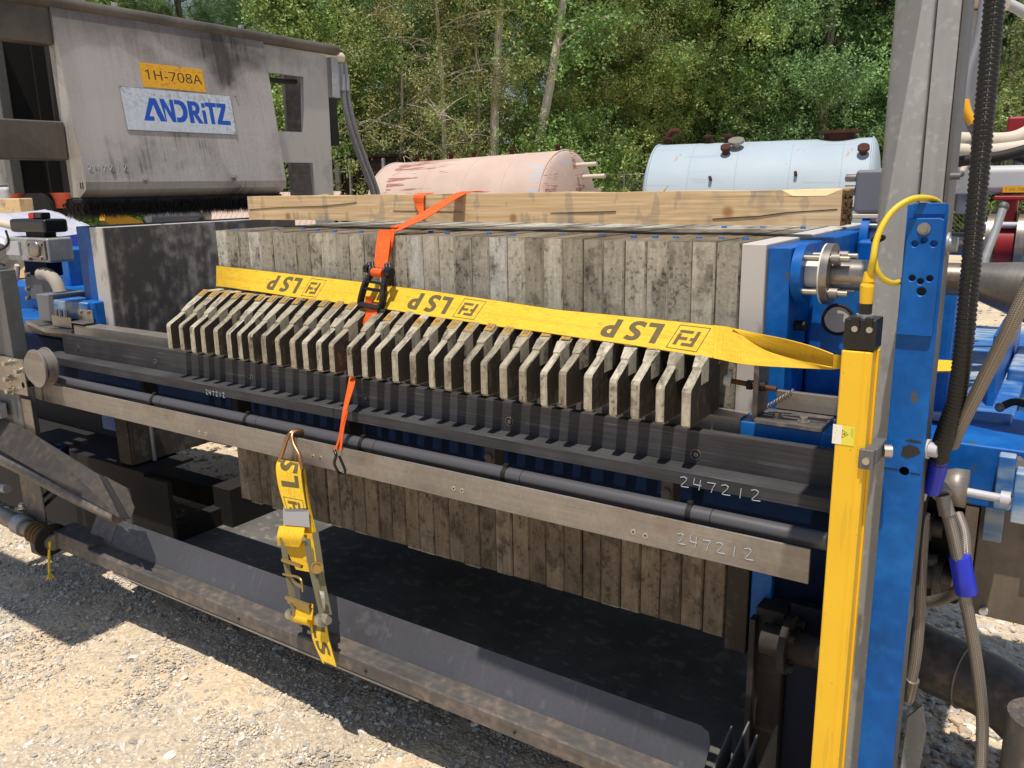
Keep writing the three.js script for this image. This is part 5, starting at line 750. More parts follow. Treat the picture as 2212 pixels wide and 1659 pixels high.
{ // pale conduits running across at upper right
  for (const [k, y, d, lab] of [[0, 300, 2.0, 'thick pale pipe run under the galvanised column, upper of two'], [1, 325, 1.98, 'thick pale pipe run under the galvanised column, lower of two']]) {
    const t = thing('pale_conduit', lab, 'conduit');
    mesh('pipe', tube([atD(1990, y - 2, d), atD(2060, y, d), atD(2130, y + 2, d), atD(2190, y - (k ? 4 : 2), d), atD(2240, y - (k ? 12 : 26), d)], .0165, 30, 14), m.beige, t);
    mesh('collar', cyl(atD(2052, y, d), atD(2062, y, d), .021, .021, 18), m.beige, t); mesh('clamp', cyl(atD(2090, y, d), atD(2100, y, d), .0195, .0195, 18), m.greyPlastic, t);
  }
  const t = thing('rear_trunking', 'dusty grey cable trunking bent at the top behind the black conduit', 'trunking');
  { const a = atD(2062, 290, 2.2), b = atD(2138, 290, 2.2); mesh('trunk', [box(a.x, b.x, 1.55, 2.01, a.z - .06, a.z, .006)], m.galv, t); mesh('bend', [box(a.x - .03, b.x + .01, 2.012, 2.3, a.z - .10, a.z + .10, .01)], m.beige, t); }
  const c = thing('tagged_cable', 'grey cable with a yellow tag curving down beside the black conduit', 'cable');
  mesh('cable', tube([atD(2128, -10, 1.75), atD(2112, 90, 1.75), atD(2092, 160, 1.75), atD(2086, 215, 1.75), atD(2096, 262, 1.75), atD(2116, 300, 1.75)], .010, 30, 10), m.greyPlastic, c);
  mesh('tag', tube([atD(2083, 218, 1.738), atD(2089, 242, 1.738), atD(2101, 266, 1.738)], .0095, 10, 10), m.sticker, c);
  const w = thing('white_pipe', 'white pipe crossing the top right corner of the yard view', 'pipe');
  mesh('pipe', cyl(atD(2135, -14, 2.2), atD(2240, 40, 2.2), .014, .014, 12), m.paleGrey, w);
  const r = thing('red_lamp', 'small dark red beacon housing at the right edge under the trees', 'beacon');
  { const q = atD(2200, 282, 2.6); mesh('housing', box(q.x - .03, q.x + .06, q.y - .03, q.y + .04, q.z - .04, q.z + .04, .008), m.red, r); mesh('stem', cyl(V(q.x + .01, q.y - .11, q.z), V(q.x + .01, q.y - .03, q.z), .01, .01, 10), m.greyPlastic, r); }
}
for (const [pts, r, mt, nm, lab] of [
  [[[2050, 352, 1.9], [2100, 345, 1.9], [2160, 338, 1.88], [2235, 318, 1.86]], .012, 'blackMatt', 'black_hose', 'black hose running below the pale conduits at upper right'],
  [[[2075, 375, 1.95], [2090, 355, 1.95], [2105, 372, 1.95], [2120, 420, 1.95], [2118, 470, 1.95]], .007, 'beige', 'grey_cable', 'thin pale cable bending down behind the black conduit'],
  [[[2168, 446, 1.9], [2150, 500, 1.9], [2128, 560, 1.9], [2120, 600, 1.9]], .009, 'galv', 'support_rod', 'slanting steel rod behind the red valve'],
  [[[2150, 300, 2.3], [2180, 330, 2.3], [2212, 342, 2.3], [2250, 345, 2.3]], .013, 'blackMatt', 'black_hose', 'black hose curving away right of the pale conduits'],
  [[[2160, 880, 1.75], [2190, 868, 1.75], [2214, 872, 1.75], [2250, 880, 1.75]], .008, 'blackMatt', 'black_cable', 'short black cable loop on the blue block at the right edge']]) { const t = thing(nm, lab, nm.split('_')[1]); mesh(nm.split('_')[1], tube(pts.map(([a, b, d]) => atD(a, b, d)), r, 24, 10), m[mt], t); for (const k of [0, pts.length - 1]) { const [a, b, d] = pts[k], q = atD(a, b, d); mesh('end_cap', boxUV(fixG(new THREE.SphereGeometry(r * 1.25, 10, 8))).translate(q.x, q.y, q.z), m.galvDark, t); } }
{ // black corrugated conduit with cables taped to it
  const t = thing('corrugated_conduit', 'thick black corrugated conduit hanging down at the right and taped with blue', 'conduit');
  const pts = [[2150, -20, 1.22], [2140, 100, 1.24], [2122, 300, 1.27], [2106, 480, 1.3], [2092, 640, 1.33], [2078, 780, 1.37], [2062, 880, 1.42], [2040, 950, 1.46], [2026, 1010, 1.5]].map(([a, b, d]) => atD(a, b, d));
  const c = new THREE.CatmullRomCurve3(pts, false, 'centripetal'), n = 480, g = fixG(new THREE.TubeGeometry(c, n, .0142, 14, false));
  { const p = g.attributes.position; const fr = c.getLength(); const cc = c.getSpacedPoints(n); for (let i = 0; i < p.count; i++) { const q = V(p.getX(i), p.getY(i), p.getZ(i)), u = g.attributes.uv.getX(i), o = c.getPointAt(Math.min(1, Math.max(0, u))), k = 1 + .07 * Math.sin(u * fr / .0078 * 6.2832); q.sub(o).multiplyScalar(k).add(o); p.setXYZ(i, q.x, q.y, q.z); } g.deleteAttribute('uv'); g.deleteAttribute('normal'); }
  const gs = mergeVertices(g, 1e-5); gs.computeVertexNormals(); const gn = gs.toNonIndexed(); mesh('conduit', boxUV(gn), SM({ color: 0x121212, roughness: .42 }), t);
  { const pr = canvasTex(2048, 64, (x, w, h) => { x.fillStyle = '#131313'; x.fillRect(0, 0, w, h); x.fillStyle = '#9b9b98'; x.font = '44px sans-serif'; x.textBaseline = 'middle'; for (let i = 0; i < 3; i++) x.fillText('TYPE CSA-7265-FT4-5.5353(12)', 20 + i * 690, h / 2); }); const cp2 = c.getPoints(60), off = (o, k) => { const v = CAM.clone().sub(o).normalize(), s = RT.clone(); return o.clone().addScaledVector(v, .0150).addScaledVector(s, k); }; mesh('printed_line', ribbon(cp2.map((o) => off(o, .0035)), cp2.map((o) => off(o, -.0005)), .0006), SM({ map: (pr.wrapS = THREE.RepeatWrapping, pr.repeat.set(1 / .6, 1), pr), roughness: .5 }), t); }
  mesh('flat_cable', tube([[2052, 880, 1.46], [2030, 940, 1.49], [2012, 1000, 1.53], [1992, 1090, 1.58], [1980, 1180, 1.62], [1975, 1260, 1.64]].map(([a, b, d]) => atD(a, b, d)), .009, 40, 8), m.blackMatt, t);
  mesh('white_lead', ribbon(lerpN([[2044, 905, 1.45], [2026, 960, 1.48], [2006, 1020, 1.52], [1992, 1080, 1.555]].map(([a, b, d]) => atD(a, b, d)), 20), lerpN([[2052, 908, 1.45], [2036, 962, 1.48], [2016, 1022, 1.52], [1999, 1082, 1.555]].map(([a, b, d]) => atD(a, b, d)), 20), .002), m.paleGrey, t);
  mesh('blue_tape', tube([[2030, 992, 1.49], [2024, 1020, 1.505], [2012, 1060, 1.53]].map(([a, b, d]) => atD(a, b, d)), .0155, 12, 12), m.blueTape, t);
}
{
  const t = thing('braided_hose', 'steel braided hose crossing in front from the right edge to the conduit', 'hose');
  mesh('hose', tube([[2235, 590, 1.22], [2190, 690, 1.26], [2150, 770, 1.32], [2110, 850, 1.38], [2075, 920, 1.44], [2058, 960, 1.5]].map(([a, b, d]) => atD(a, b, d)), .0115, 50, 14), m.braid, t);
  const u = thing('braided_hose', 'pair of steel braided hoses bound with blue tape hanging at lower right', 'hose');
  mesh('hose', tube([[2042, 1095, 1.55], [2055, 1140, 1.55], [2068, 1200, 1.55], [2080, 1270, 1.56], [2096, 1350, 1.58], [2112, 1450, 1.6], [2122, 1560, 1.62], [2118, 1690, 1.62]].map(([a, b, d]) => atD(a, b, d)), .0112, 60, 14), m.braid, u);
  mesh('hose', tube([[2068, 1110, 1.60], [2082, 1150, 1.58], [2086, 1200, 1.565], [2090, 1260, 1.57]].map(([a, b, d]) => atD(a, b, d)), .0105, 40, 14), m.braid, u);
  mesh('hose', tube([[2088, 1262, 1.58], [2070, 1275, 1.62], [2040, 1292, 1.68], [2005, 1300, 1.72], [1975, 1298, 1.74]].map(([a, b, d]) => atD(a, b, d)), .0112, 30, 14), m.braid, u);
  mesh('tape_wrap', tube([[2073, 1202, 1.555], [2080, 1240, 1.558], [2088, 1280, 1.565]].map(([a, b, d]) => atD(a, b, d)), .019, 12, 14), m.blueTape, u);
  mesh('end_fitting', [cyl(atD(2046, 1112, 1.55), atD(2036, 1070, 1.55), .0145, .0125, 10), cyl(atD(2036, 1070, 1.55), atD(2025, 1045, 1.57), .017, .017, 12)], m.steel, u);
  const w = thing('braided_hose', 'steel braided hose lying along the right edge of the blue post', 'hose');
  mesh('hose', tube([[1996, 1110, 1.62], [1990, 1220, 1.64], [1986, 1330, 1.66], [1978, 1420, 1.68], [1966, 1480, 1.70]].map(([a, b, d]) => atD(a, b, d)), .0108, 50, 14), m.braid, w);
  mesh('ferrule', cyl(atD(1972, 1468, 1.69), atD(1962, 1510, 1.72), .0125, .0115, 14), m.stainless, w);
}
{ // adjusting screw with rounded steel buffer
  const t = thing('buffer_screw', 'rounded steel buffer on a threaded screw through the blue lug', 'buffer');
  const c = atD(2062, 1052, 1.62), e = atD(2090, 1056, 1.62), dir = V(1, 0, .0);
  const prof = [[.0001, -.001], [.018, 0], [.031, .010], [.037, .028], [.037, .05], [.0001, .051]].map(([r, y]) => new THREE.Vector2(r, y));
  mesh('buffer', boxUV(fixG(new THREE.LatheGeometry(prof, 28).rotateZ(-Math.PI / 2).translate(c.x - .028, c.y, c.z))), m.steel, t);
  mesh('threaded_rod', cyl(V(c.x + .02, c.y - .006, c.z), V(c.x + .17, c.y - .010, c.z), .0085, .0085, 14), m.paleGrey, t);
  mesh('nut', boxUV(cyl(V(c.x + .078, c.y - .008, c.z), V(c.x + .094, c.y - .008, c.z), .016, .016, 6)), m.paleGrey, t); mesh('nut', boxUV(cyl(V(c.x + .128, c.y - .009, c.z), V(c.x + .142, c.y - .009, c.z), .016, .016, 6)), m.galv, t);
  mesh('lug', [box(c.x + .098, c.x + .125, c.y - .045, c.y + .052, c.z - .03, c.z + .02, .003)], m.blueDusty, t);
  for (const [px, py] of [[2195, 1000], [2068, 1046]]) { const q = atD(px, py, 1.64); mesh('bolt', bolt(q, V(0, .2, 1), .011, .008), m.steel, t); }
}
{ // stainless cabinet panels lower right
  const t = thing('drive_cabinet', 'dull steel cabinet box behind the braided hoses at lower right', 'cabinet');
  mesh('panel', box(2.43, 3.0, .685, .945, -.30, .0, .003), SM({ map: T.hood, color: hex('#b5aa9c'), roughness: .5, metalness: .2 }), t);
  mesh('upper_bracket', [box(2.44, 2.475, .87, .99, .0, .035, .002)], m.blueDusty, t); mesh('upper_bracket', [box(2.525, 2.56, .86, .99, .0, .035, .002)], m.blueDusty, t);
  mesh('corner_strip', box(2.40, 2.428, .70, .92, -.05, -.02, .002), m.stainless, t); mesh('socket', cyl(V(2.458, .700, .001), V(2.458, .700, .010), .0085, .0085, 14), m.white, t);
  mesh('support_leg', box(2.9, 2.96, 0, .684, -.28, -.22), m.darkIron, t); mesh('support_leg', box(2.62, 2.68, 0, .684, -.28, -.22), m.darkIron, t);
}
{
  const t = thing('drain_pipe', 'large dusty steel drain elbow beside the hoses at lower right', 'pipe');
  mesh('elbow', tube([V(2.12, .36, -.46), V(2.34, .33, -.40), V(2.50, .30, -.38), V(2.63, .22, -.32), V(2.70, .08, -.26)], .085, 40, 26), m.darkSteel, t);
  mesh('riser', [cyl(V(2.60, 0, .25), V(2.60, .62, .22), .075, .075, 28)], m.darkSteel, t);
  mesh('weld_bead', boxUV(fixG(new THREE.TorusGeometry(.086, .004, 6, 30).rotateY(Math.PI / 2 - .3))).translate(2.42, .318, -.39), m.steel, t);
}
{
  const t = thing('floor_bracket', 'pale steel foot plate with bent hose end beside the base of the blue post', 'bracket');
  mesh('gusset', extr([[2.335, .12], [2.365, .12], [2.385, .44], [2.372, .50], [2.345, .46]], 'z', .10, .106, .001), m.galv, t);
  mesh('hose_end', tube([V(2.36, .22, .12), V(2.41, .20, .13), V(2.45, .17, .14)], .02, 12, 12), m.greyPlastic, t); mesh('foot', box(2.30, 2.46, .0, .015, .05, .2, .002), m.galv, t); mesh('riser', box(2.345, 2.36, .015, .2, .1, .13), m.galv, t);
}
{ // end stop bracket with rusty rod at the right end of the plates
  const t = thing('stop_bracket', 'bent steel stop bracket with rusty threaded rod beside the last plate handle', 'bracket');
  const P = (px, py, z) => onZ(px, py, z);
  mesh('upright_plate', [box(1.972, 1.984, 1.076, 1.235, .03, .105, .001)], m.darkSteel, t);
  mesh('foot_plate', [box(1.984, 2.13, 1.076, 1.086, .02, .125, .001)], m.darkSteel, t);
  mesh('back_plate', [box(2.0, 2.14, 1.088, 1.13, .005, .02, .001)], m.steel, t);
  mesh('threaded_rod', [cyl(V(1.915, 1.157, .09), V(2.02, 1.150, .09), .0062, .0062, 12)], m.rustRod, t);
  for (const x of [1.960, 1.990]) mesh('nut', boxUV(cyl(V(x - .006, 1.153, .09), V(x + .006, 1.153, .09), .0115, .0115, 6)), m.darkIron, t);
  mesh('rubber_cone', [cyl(V(1.902, 1.158, .095), V(1.918, 1.157, .092), .011, .017, 14)], m.gaskets, t);
  for (const [x, z] of [[2.025, .09], [2.085, .10]]) mesh('bolt', bolt(V(x, 1.087, z), V(0, 1, 0), .0095, .009), m.steel, t);
  mesh('coil_spring', (() => { const pts = []; for (let i = 0; i < 60; i++) pts.push(V(1.995 + .0009 * i, 1.10 + .0007 * i + .006 * Math.sin(i * .9), .06 + .006 * Math.cos(i * .9))); return tube(pts, .0018, 160, 5); })(), m.steel, t);
}
{ // lower flange in the shade below the bar
  const t = thing('lower_flange', 'dirty pipe flange in the shade below the flat bar beside the yellow post', 'flange');
  const x = 2.075, y = .55, z = .10; mesh('disc', cyl(V(x, y, z), V(x + .016, y, z), .068, .068, 28), m.legDark, t); mesh('pipe', cyl(V(x - .05, y, z), V(x + .14, y, z), .036, .036, 22), m.legDark, t);
  for (let k = 0; k < 4; k++) { const a = .785 + k * 1.5708; mesh('bolt', bolt(V(x + .016, y + .052 * Math.sin(a), z + .052 * Math.cos(a)), V(1, 0, 0), .011, .012), m.legDark, t); }
}

// ---------------------------------------------------------------- yard behind: tanks, fence, containers, tarp
const gp = (px, D, y = 0) => { const d = ray(px, 420); const k = D / Math.hypot(d.x, d.z); return V(CAM.x + d.x * k, y, CAM.z + d.z * k); };
const tank = (name, label, A, B, r, yc, mat, uFlip, ends) => { // horizontal cylinder from A to B
  const t = thing(name, label, 'storage tank'), a = A.clone().setY(yc + A.y), b = B.clone().setY(yc + B.y), L = a.distanceTo(b), d = b.clone().sub(a).normalize();
  const g = fixG(new THREE.CylinderGeometry(r, r, L, 56, 1, true)), uv = g.attributes.uv; for (let i = 0; i < uv.count; i++) uv.setXY(i, uv.getY(i) * (mat.map.repeat.x === 1 ? 1 : L), uv.getX(i) * (mat.map.repeat.x === 1 ? 2 : 6.283 * r)); mesh('shell', alongG(g, a, b), mat, t);
  for (const [p, s] of [[a, -1], [b, 1]]) { const h = fixG(new THREE.SphereGeometry(r, 40, 12, 0, 6.2832, 0, Math.PI / 2)).scale(1, .16, 1); h.applyQuaternion(new THREE.Quaternion().setFromUnitVectors(V(0, 1, 0), d.clone().multiplyScalar(s))).translate(p.x, p.y, p.z); mesh('end_cap', boxUV(h), ends || mat, t); mesh('rim', boxUV(fixG(new THREE.TorusGeometry(r + .004, .018, 8, 56))).applyQuaternion(new THREE.Quaternion().setFromUnitVectors(V(0, 0, 1), d)).translate(p.x, p.y, p.z), mat, t); }
  for (const f of [.2, .42, .66, .88]) { const p = a.clone().lerp(b, f); mesh('weld_seam', boxUV(fixG(new THREE.TorusGeometry(r + .001, .006, 6, 56))).applyQuaternion(new THREE.Quaternion().setFromUnitVectors(V(0, 0, 1), d)).translate(p.x, p.y, p.z), mat, t); }
  for (const f of [.12, .85]) { const p = a.clone().lerp(b, f); mesh('saddle', (() => { const s = box(-.1, .1, 0, yc - r * .72, -r * .8, r * .8, .01); s.rotateY(Math.atan2(-d.z, d.x)); s.translate(p.x, 0, p.z); return s; })(), m.darkIron, t); }
  return { t, a, b, d, at: (f, ang, o = 0) => { const p = a.clone().lerp(b, f), up = V(0, 1, 0), sd = new THREE.Vector3().crossVectors(d, up).normalize(); return { p: p.clone().addScaledVector(up, Math.cos(ang) * (r + o)).addScaledVector(sd, Math.sin(ang) * (r + o)), n: up.clone().multiplyScalar(Math.cos(ang)).addScaledVector(sd, Math.sin(ang)) }; } };
};
{
  const pinkM = SM({ map: T.pink, roughness: .75 }), rustM = SM({ map: T.rust, roughness: .9, color: hex('#ffd2b8') });
  const k = tank('pink_tank', 'faded pink horizontal storage tank with peeling paint left of the pale blue tank', gp(1226, 17.3, .02), gp(866, 20.0, -.10), 1.12, 1.10, pinkM, 0, SM({ map: T.pink, roughness: .8 }));
  for (const f of [.05, .3, .52, .66, .80, .88]) { const q = k.at(f, 0); mesh('vent_stub', [cyl(q.p, q.p.clone().add(V(0, .10, 0)), .05, .05, 10), cyl(q.p.clone().add(V(0, .09, 0)), q.p.clone().add(V(0, .12, 0)), .085, .085, 12)], rustM, k.t); }
  const e = k.a.clone().addScaledVector(k.d, -.16), sd = V(0, 1, 0).cross(k.d).normalize(); // piping on the near end
  for (const [y, s, L] of [[1.95, .1, .45], [1.72, .35, .5], [1.45, .3, .42], [1.05, .55, .35]]) { const p = V(e.x, y, e.z).addScaledVector(sd, -s); mesh('end_pipe', [cyl(p, p.clone().addScaledVector(k.d, -L), .045, .045, 10)], y > 1.2 ? m.beige : rustM, k.t); }
  mesh('end_flange', [cyl(V(e.x, .9, e.z).addScaledVector(sd, -.6), V(e.x, .9, e.z).addScaledVector(sd, -.6).addScaledVector(k.d, -.35), .24, .24, 18)], rustM, k.t);
  const bm = SM({ map: T.paleBlue, roughness: .6 });
  const b = tank('pale_blue_tank', 'pale blue horizontal storage tank with rusty top fittings before the trees', gp(1424, 17.4), gp(1878, 16.9), 1.15, 1.15, bm, 0);
  const top = (f, ang) => b.at(f, ang);
  { const q = top(.04, .0); mesh('vent_bend', [tube([q.p, q.p.clone().add(V(0, .16, 0)), q.p.clone().add(V(.05, .24, -.02)), q.p.clone().add(V(.2, .25, -.06))], .055, 18, 10), cyl(q.p.clone().add(V(0, .10, 0)), q.p.clone().add(V(0, .14, 0)), .11, .11, 14)], rustM, b.t); }
  for (const f of [.25, .34]) { const q = top(f, .1); mesh('vent_stub', [cyl(q.p, q.p.clone().addScaledVector(q.n, .13), .045, .045, 10), cyl(q.p.clone().addScaledVector(q.n, .11), q.p.clone().addScaledVector(q.n, .15), .1, .1, 12)], rustM, b.t); }
  for (const [f, s] of [[.36, .34], [.40, .24]]) { const q = b.at(f, f < .38 ? .62 : .45); mesh('nozzle', [cyl(q.p, q.p.clone().addScaledVector(q.n, .13), .07, .07, 14), cyl(q.p.clone().addScaledVector(q.n, .10), q.p.clone().addScaledVector(q.n, .15), .115 * (f > .38 ? 1.25 : .8), .115 * (f > .38 ? 1.25 : .8), 18)], f > .38 ? m.steel : rustM, b.t); }
  { const q = top(.85, .05); mesh('manhole', [cyl(q.p.clone().add(V(0, -.06, 0)), q.p.clone().add(V(0, .10, 0)), .26, .26, 26), cyl(q.p.clone().add(V(0, .09, 0)), q.p.clone().add(V(0, .14, 0)), .36, .36, 26)], rustM, b.t); }
  { const q = b.at(.965, .72); mesh('nozzle', [cyl(q.p, q.p.clone().addScaledVector(q.n, .12), .06, .06, 12), cyl(q.p.clone().addScaledVector(q.n, .09), q.p.clone().addScaledVector(q.n, .14), .1, .1, 16)], rustM, b.t); }
  for (const [f, a] of [[.31, 1.15], [.69, 1.1]]) { const q = b.at(f, a); mesh('lug', cyl(q.p, q.p.clone().addScaledVector(q.n, .1), .03, .03, 8), rustM, b.t); }
  // chain-link fence between and behind the tanks
  const fe = thing('chain_link_fence', 'grey chain-link fence with thin posts behind the two tanks', 'fence'); const P0 = gp(1200, 23), P1 = gp(2000, 23), dir = P1.clone().sub(P0), L = dir.length(); dir.normalize(); const n = Math.floor(L / .11), wires = [];
  for (let i = -14; i < n; i++) for (const s of [1, -1]) { const u0 = i * .11 + (s < 0 ? 1.5 : 0), u1 = u0 + s * 1.5; const a = P0.clone().addScaledVector(dir, u0).setY(.25), c = P0.clone().addScaledVector(dir, u1).setY(1.75); wires.push(fixG(alongG(new THREE.CylinderGeometry(.004, .004, a.distanceTo(c), 3, 1, true), a, c))); }
  const wm = mesh('wire_mesh', wires, m.galv, fe); wm.userData.kind = 'stuff';
  for (let i = 0; i <= 5; i++) mesh('post', cyl(P0.clone().addScaledVector(dir, L * i / 5), P0.clone().addScaledVector(dir, L * i / 5).setY(1.9), .03, .03, 8), m.galv, fe); mesh('top_rail', cyl(P0.clone().setY(1.8), P1.clone().setY(1.8), .018, .018, 8), m.galv, fe);
  // brown rusty container
  const c = thing('rusty_container', 'dark brown rusty open container with pale ribs left of the pink tank', 'container'); const c0 = gp(560, 25), c1 = gp(846, 22), cd = c1.clone().sub(c0), cl = cd.length(), ang = Math.atan2(-cd.z, cd.x), put = (g) => { g.rotateY(ang); g.translate(c0.x, 0, c0.z); return g; };
  mesh('wall', put(box(0, cl, .2, 2.32, -2.2, 0, .02)), m.rustM = SM({ map: T.rust, roughness: .9, color: hex('#8a6a60') }), c); mesh('top_rim', put(box(-.02, cl + .02, 2.325, 2.42, -2.24, .05, .02)), m.rustM, c);
  for (const [f, w, mt] of [[.62, .14, m.galv], [.72, .06, m.galv], [.84, .05, m.rustM], [.955, .07, m.galv]]) mesh('rib', put(box(cl * f, cl * f + w, .2, 2.3, .005, .09, .01)), mt, c);
  mesh('ladder_rung', put(box(cl * .88, cl * .905, .9, .93, .005, .03)), m.galv, c); mesh('ladder_rung', put(box(cl * .88, cl * .905, 1.3, 1.33, .005, .03)), m.galv, c); mesh('ladder_rung', put(box(cl * .88, cl * .905, 1.7, 1.73, .005, .03)), m.galv, c);
  // rust-red corrugated roof heap
  const rf = thing('corrugated_hopper', 'rust-streaked pinkish corrugated hopper seen under the hood beside the timber', 'hopper'); const h0 = gp(610, 14.5);
  mesh('sloped_sheet', (() => { const e = []; for (let i = 0; i < 26; i++) { const b2 = box(-.06, .06, -1.2, .95, -.02, .02, .01); b2.rotateX(-.6); b2.translate(-2.4 + i * .125, .75, 0); b2.rotateY(YAW - .5); b2.translate(h0.x, 0, h0.z); e.push(b2); } return e; })(), SM({ map: T.pink, roughness: .8 }), rf); mesh('front_wall', (() => { const g = box(-2.45, .8, 0, .5, .6, .7, .01); g.rotateY(YAW - .5); g.translate(h0.x, 0, h0.z); return g; })(), m.paleGrey, rf);
}
{ // wrapped pile far left, with blue banding
  const t = thing('tarp_pile', 'white tarpaulin wrapped pile with bright blue band behind the valve', 'tarp pile');
  const A = gp(-40, 7.2), B = gp(330, 8.4), d = B.clone().sub(A), L = d.length(); d.normalize(); const nrm = V(d.z, 0, -d.x); if (nrm.dot(V(CAM.x - A.x, 0, CAM.z - A.z)) < 0) nrm.negate();
  const prof = [[.55, 0], [.5, .35], [.48, .85], [.42, 1.10], [.1, 1.28], [-.4, 1.44], [-1.2, 1.38], [-1.8, .9], [-1.85, 0]], nu = 90, sub = 5, pr = []; for (let i = 0; i < prof.length - 1; i++) for (let k = 0; k < sub; k++) pr.push([prof[i][0] + (prof[i + 1][0] - prof[i][0]) * k / sub, prof[i][1] + (prof[i + 1][1] - prof[i][1]) * k / sub]); pr.push(prof[prof.length - 1]);
  const gg = new THREE.PlaneGeometry(1, 1, nu, pr.length - 1), p = gg.attributes.position; for (let j = 0; j < pr.length; j++) for (let i = 0; i <= nu; i++) { const u = i / nu, w = fbm(u * .999, j / pr.length * .999, 14, 9, 9, 4) - .5, w2 = Math.abs(fbm(u * .999, j / pr.length * .4, 30, 5, 19, 3) - .5), pp = A.clone().addScaledVector(d, L * u).addScaledVector(nrm, pr[j][0] + w * .22 - w2 * .25); pp.y = Math.max(0, pr[j][1] * (1 - .16 * sst(.55, 1, u)) + w * .10 * (pr[j][1] > .1 ? 1 : 0)); p.setXYZ(j * (nu + 1) + i, pp.x, pp.y, pp.z); }
  gg.computeVertexNormals(); mesh('tarpaulin', boxUV(gg), SM({ map: T.tarp, roughness: .45, side: THREE.DoubleSide }), t);
  for (const [y, h] of [[1.19, .10]]) mesh('blue_band', ribbon(lerpN([0, .25, .5, .75, 1].map((u) => A.clone().addScaledVector(d, L * u).addScaledVector(nrm, .55).setY(y + h + .02 * Math.sin(u * 9))), 30), lerpN([0, .25, .5, .75, 1].map((u) => A.clone().addScaledVector(d, L * u).addScaledVector(nrm, .56).setY(y + .02 * Math.sin(u * 9))), 30), .004), SM({ color: 0x1740b8, roughness: .4 }), t);
  // stacked timbers and a parked truck beyond
  const s = thing('timber_stack', 'stack of weathered square timbers at the far left edge', 'timber stack'); const q = gp(0, 15);
  for (let r = 0; r < 5; r++) mesh('timber', (() => { const g = box(-4, .5 + rr(-.1, .1), .05 + r * .3, .33 + r * .3, -.15 + rr(-.02, .02), .15, .015, r, r * .3); g.rotateY(.45); g.translate(q.x, 0, q.z); return g; })(), m.wood, s);
  const tr = thing('white_truck', 'white truck with wide glass windows beyond the timber stack, mostly hidden', 'truck'); const k = gp(-10, 24), at = (g) => { g.rotateY(.35); g.translate(k.x, 0, k.z); return g; };
  mesh('body', at(box(-3, 1.3, .7, 1.75, -1, 1, .08)), m.paleGrey, tr); mesh('cab', at(box(-3, 1.1, 1.76, 2.75, -.95, .95, .1)), m.white, tr); mesh('window', at(box(-2.6, .95, 1.8, 2.5, .955, .965)), new THREE.MeshPhysicalMaterial({ color: 0xbcd8e0, roughness: .08, metalness: .3 }), tr); mesh('wheel', at(cyl(V(-2, .5, .8), V(-2, .5, 1.05), .5, .5, 20)), m.blackMatt, tr); mesh('wheel', at(cyl(V(.6, .5, .8), V(.6, .5, 1.05), .5, .5, 20)), m.blackMatt, tr);
  const ld = thing('orange_loader', 'rusty orange loader arm and wheel beside the white truck', 'loader'); const o = gp(42, 20), ao = (g) => { g.rotateY(.35); g.translate(o.x, 0, o.z); return g; };
  mesh('arm', ao(tube([V(-.2, 2.6, 0), V(.1, 2.2, 0), V(.9, 1.9, 0)], .14, 12, 8)), SM({ color: 0x9a3a18, roughness: .7 }), ld); mesh('fender', ao(fixG(new THREE.TorusGeometry(.55, .16, 8, 20, Math.PI)).translate(.5, 1.3, 0)), SM({ color: 0x9a3a18, roughness: .7 }), ld); mesh('wheel', ao(cyl(V(.5, 1.2, -.2), V(.5, 1.2, .2), .42, .42, 20)), m.blackMatt, ld); mesh('chassis', ao(box(-.3, 1.4, 0, .9, -.3, .3, .05)), m.darkIron, ld);
}
{ // dark pipes and yellow cover glimpsed behind the moving head
  const t = thing('rear_pipe_run', 'dark pipe with silver elbow glimpsed between hood brush and moving head', 'pipe'); const P = (px, py) => onX(px, py, -1.7);
  mesh('pipe', cyl(P(320, 470), P(425, 466), .035, .035, 16), m.greyPlastic, t); mesh('elbow', boxUV(fixG(new THREE.SphereGeometry(.055, 18, 12))).translate(...P(436, 466).toArray()), m.stainless, t);
  const y = thing('yellow_wedge', 'yellow plastic cover glimpsed below the hood brush', 'cover'); const a = P(225, 468), b = P(310, 480); mesh('cover', extr([[a.z, a.y - .02], [b.z + .06, b.y - .12], [b.z, b.y], [a.z - .02, a.y + .05]], 'x', -1.75, -1.7), m.sticker, y);
}

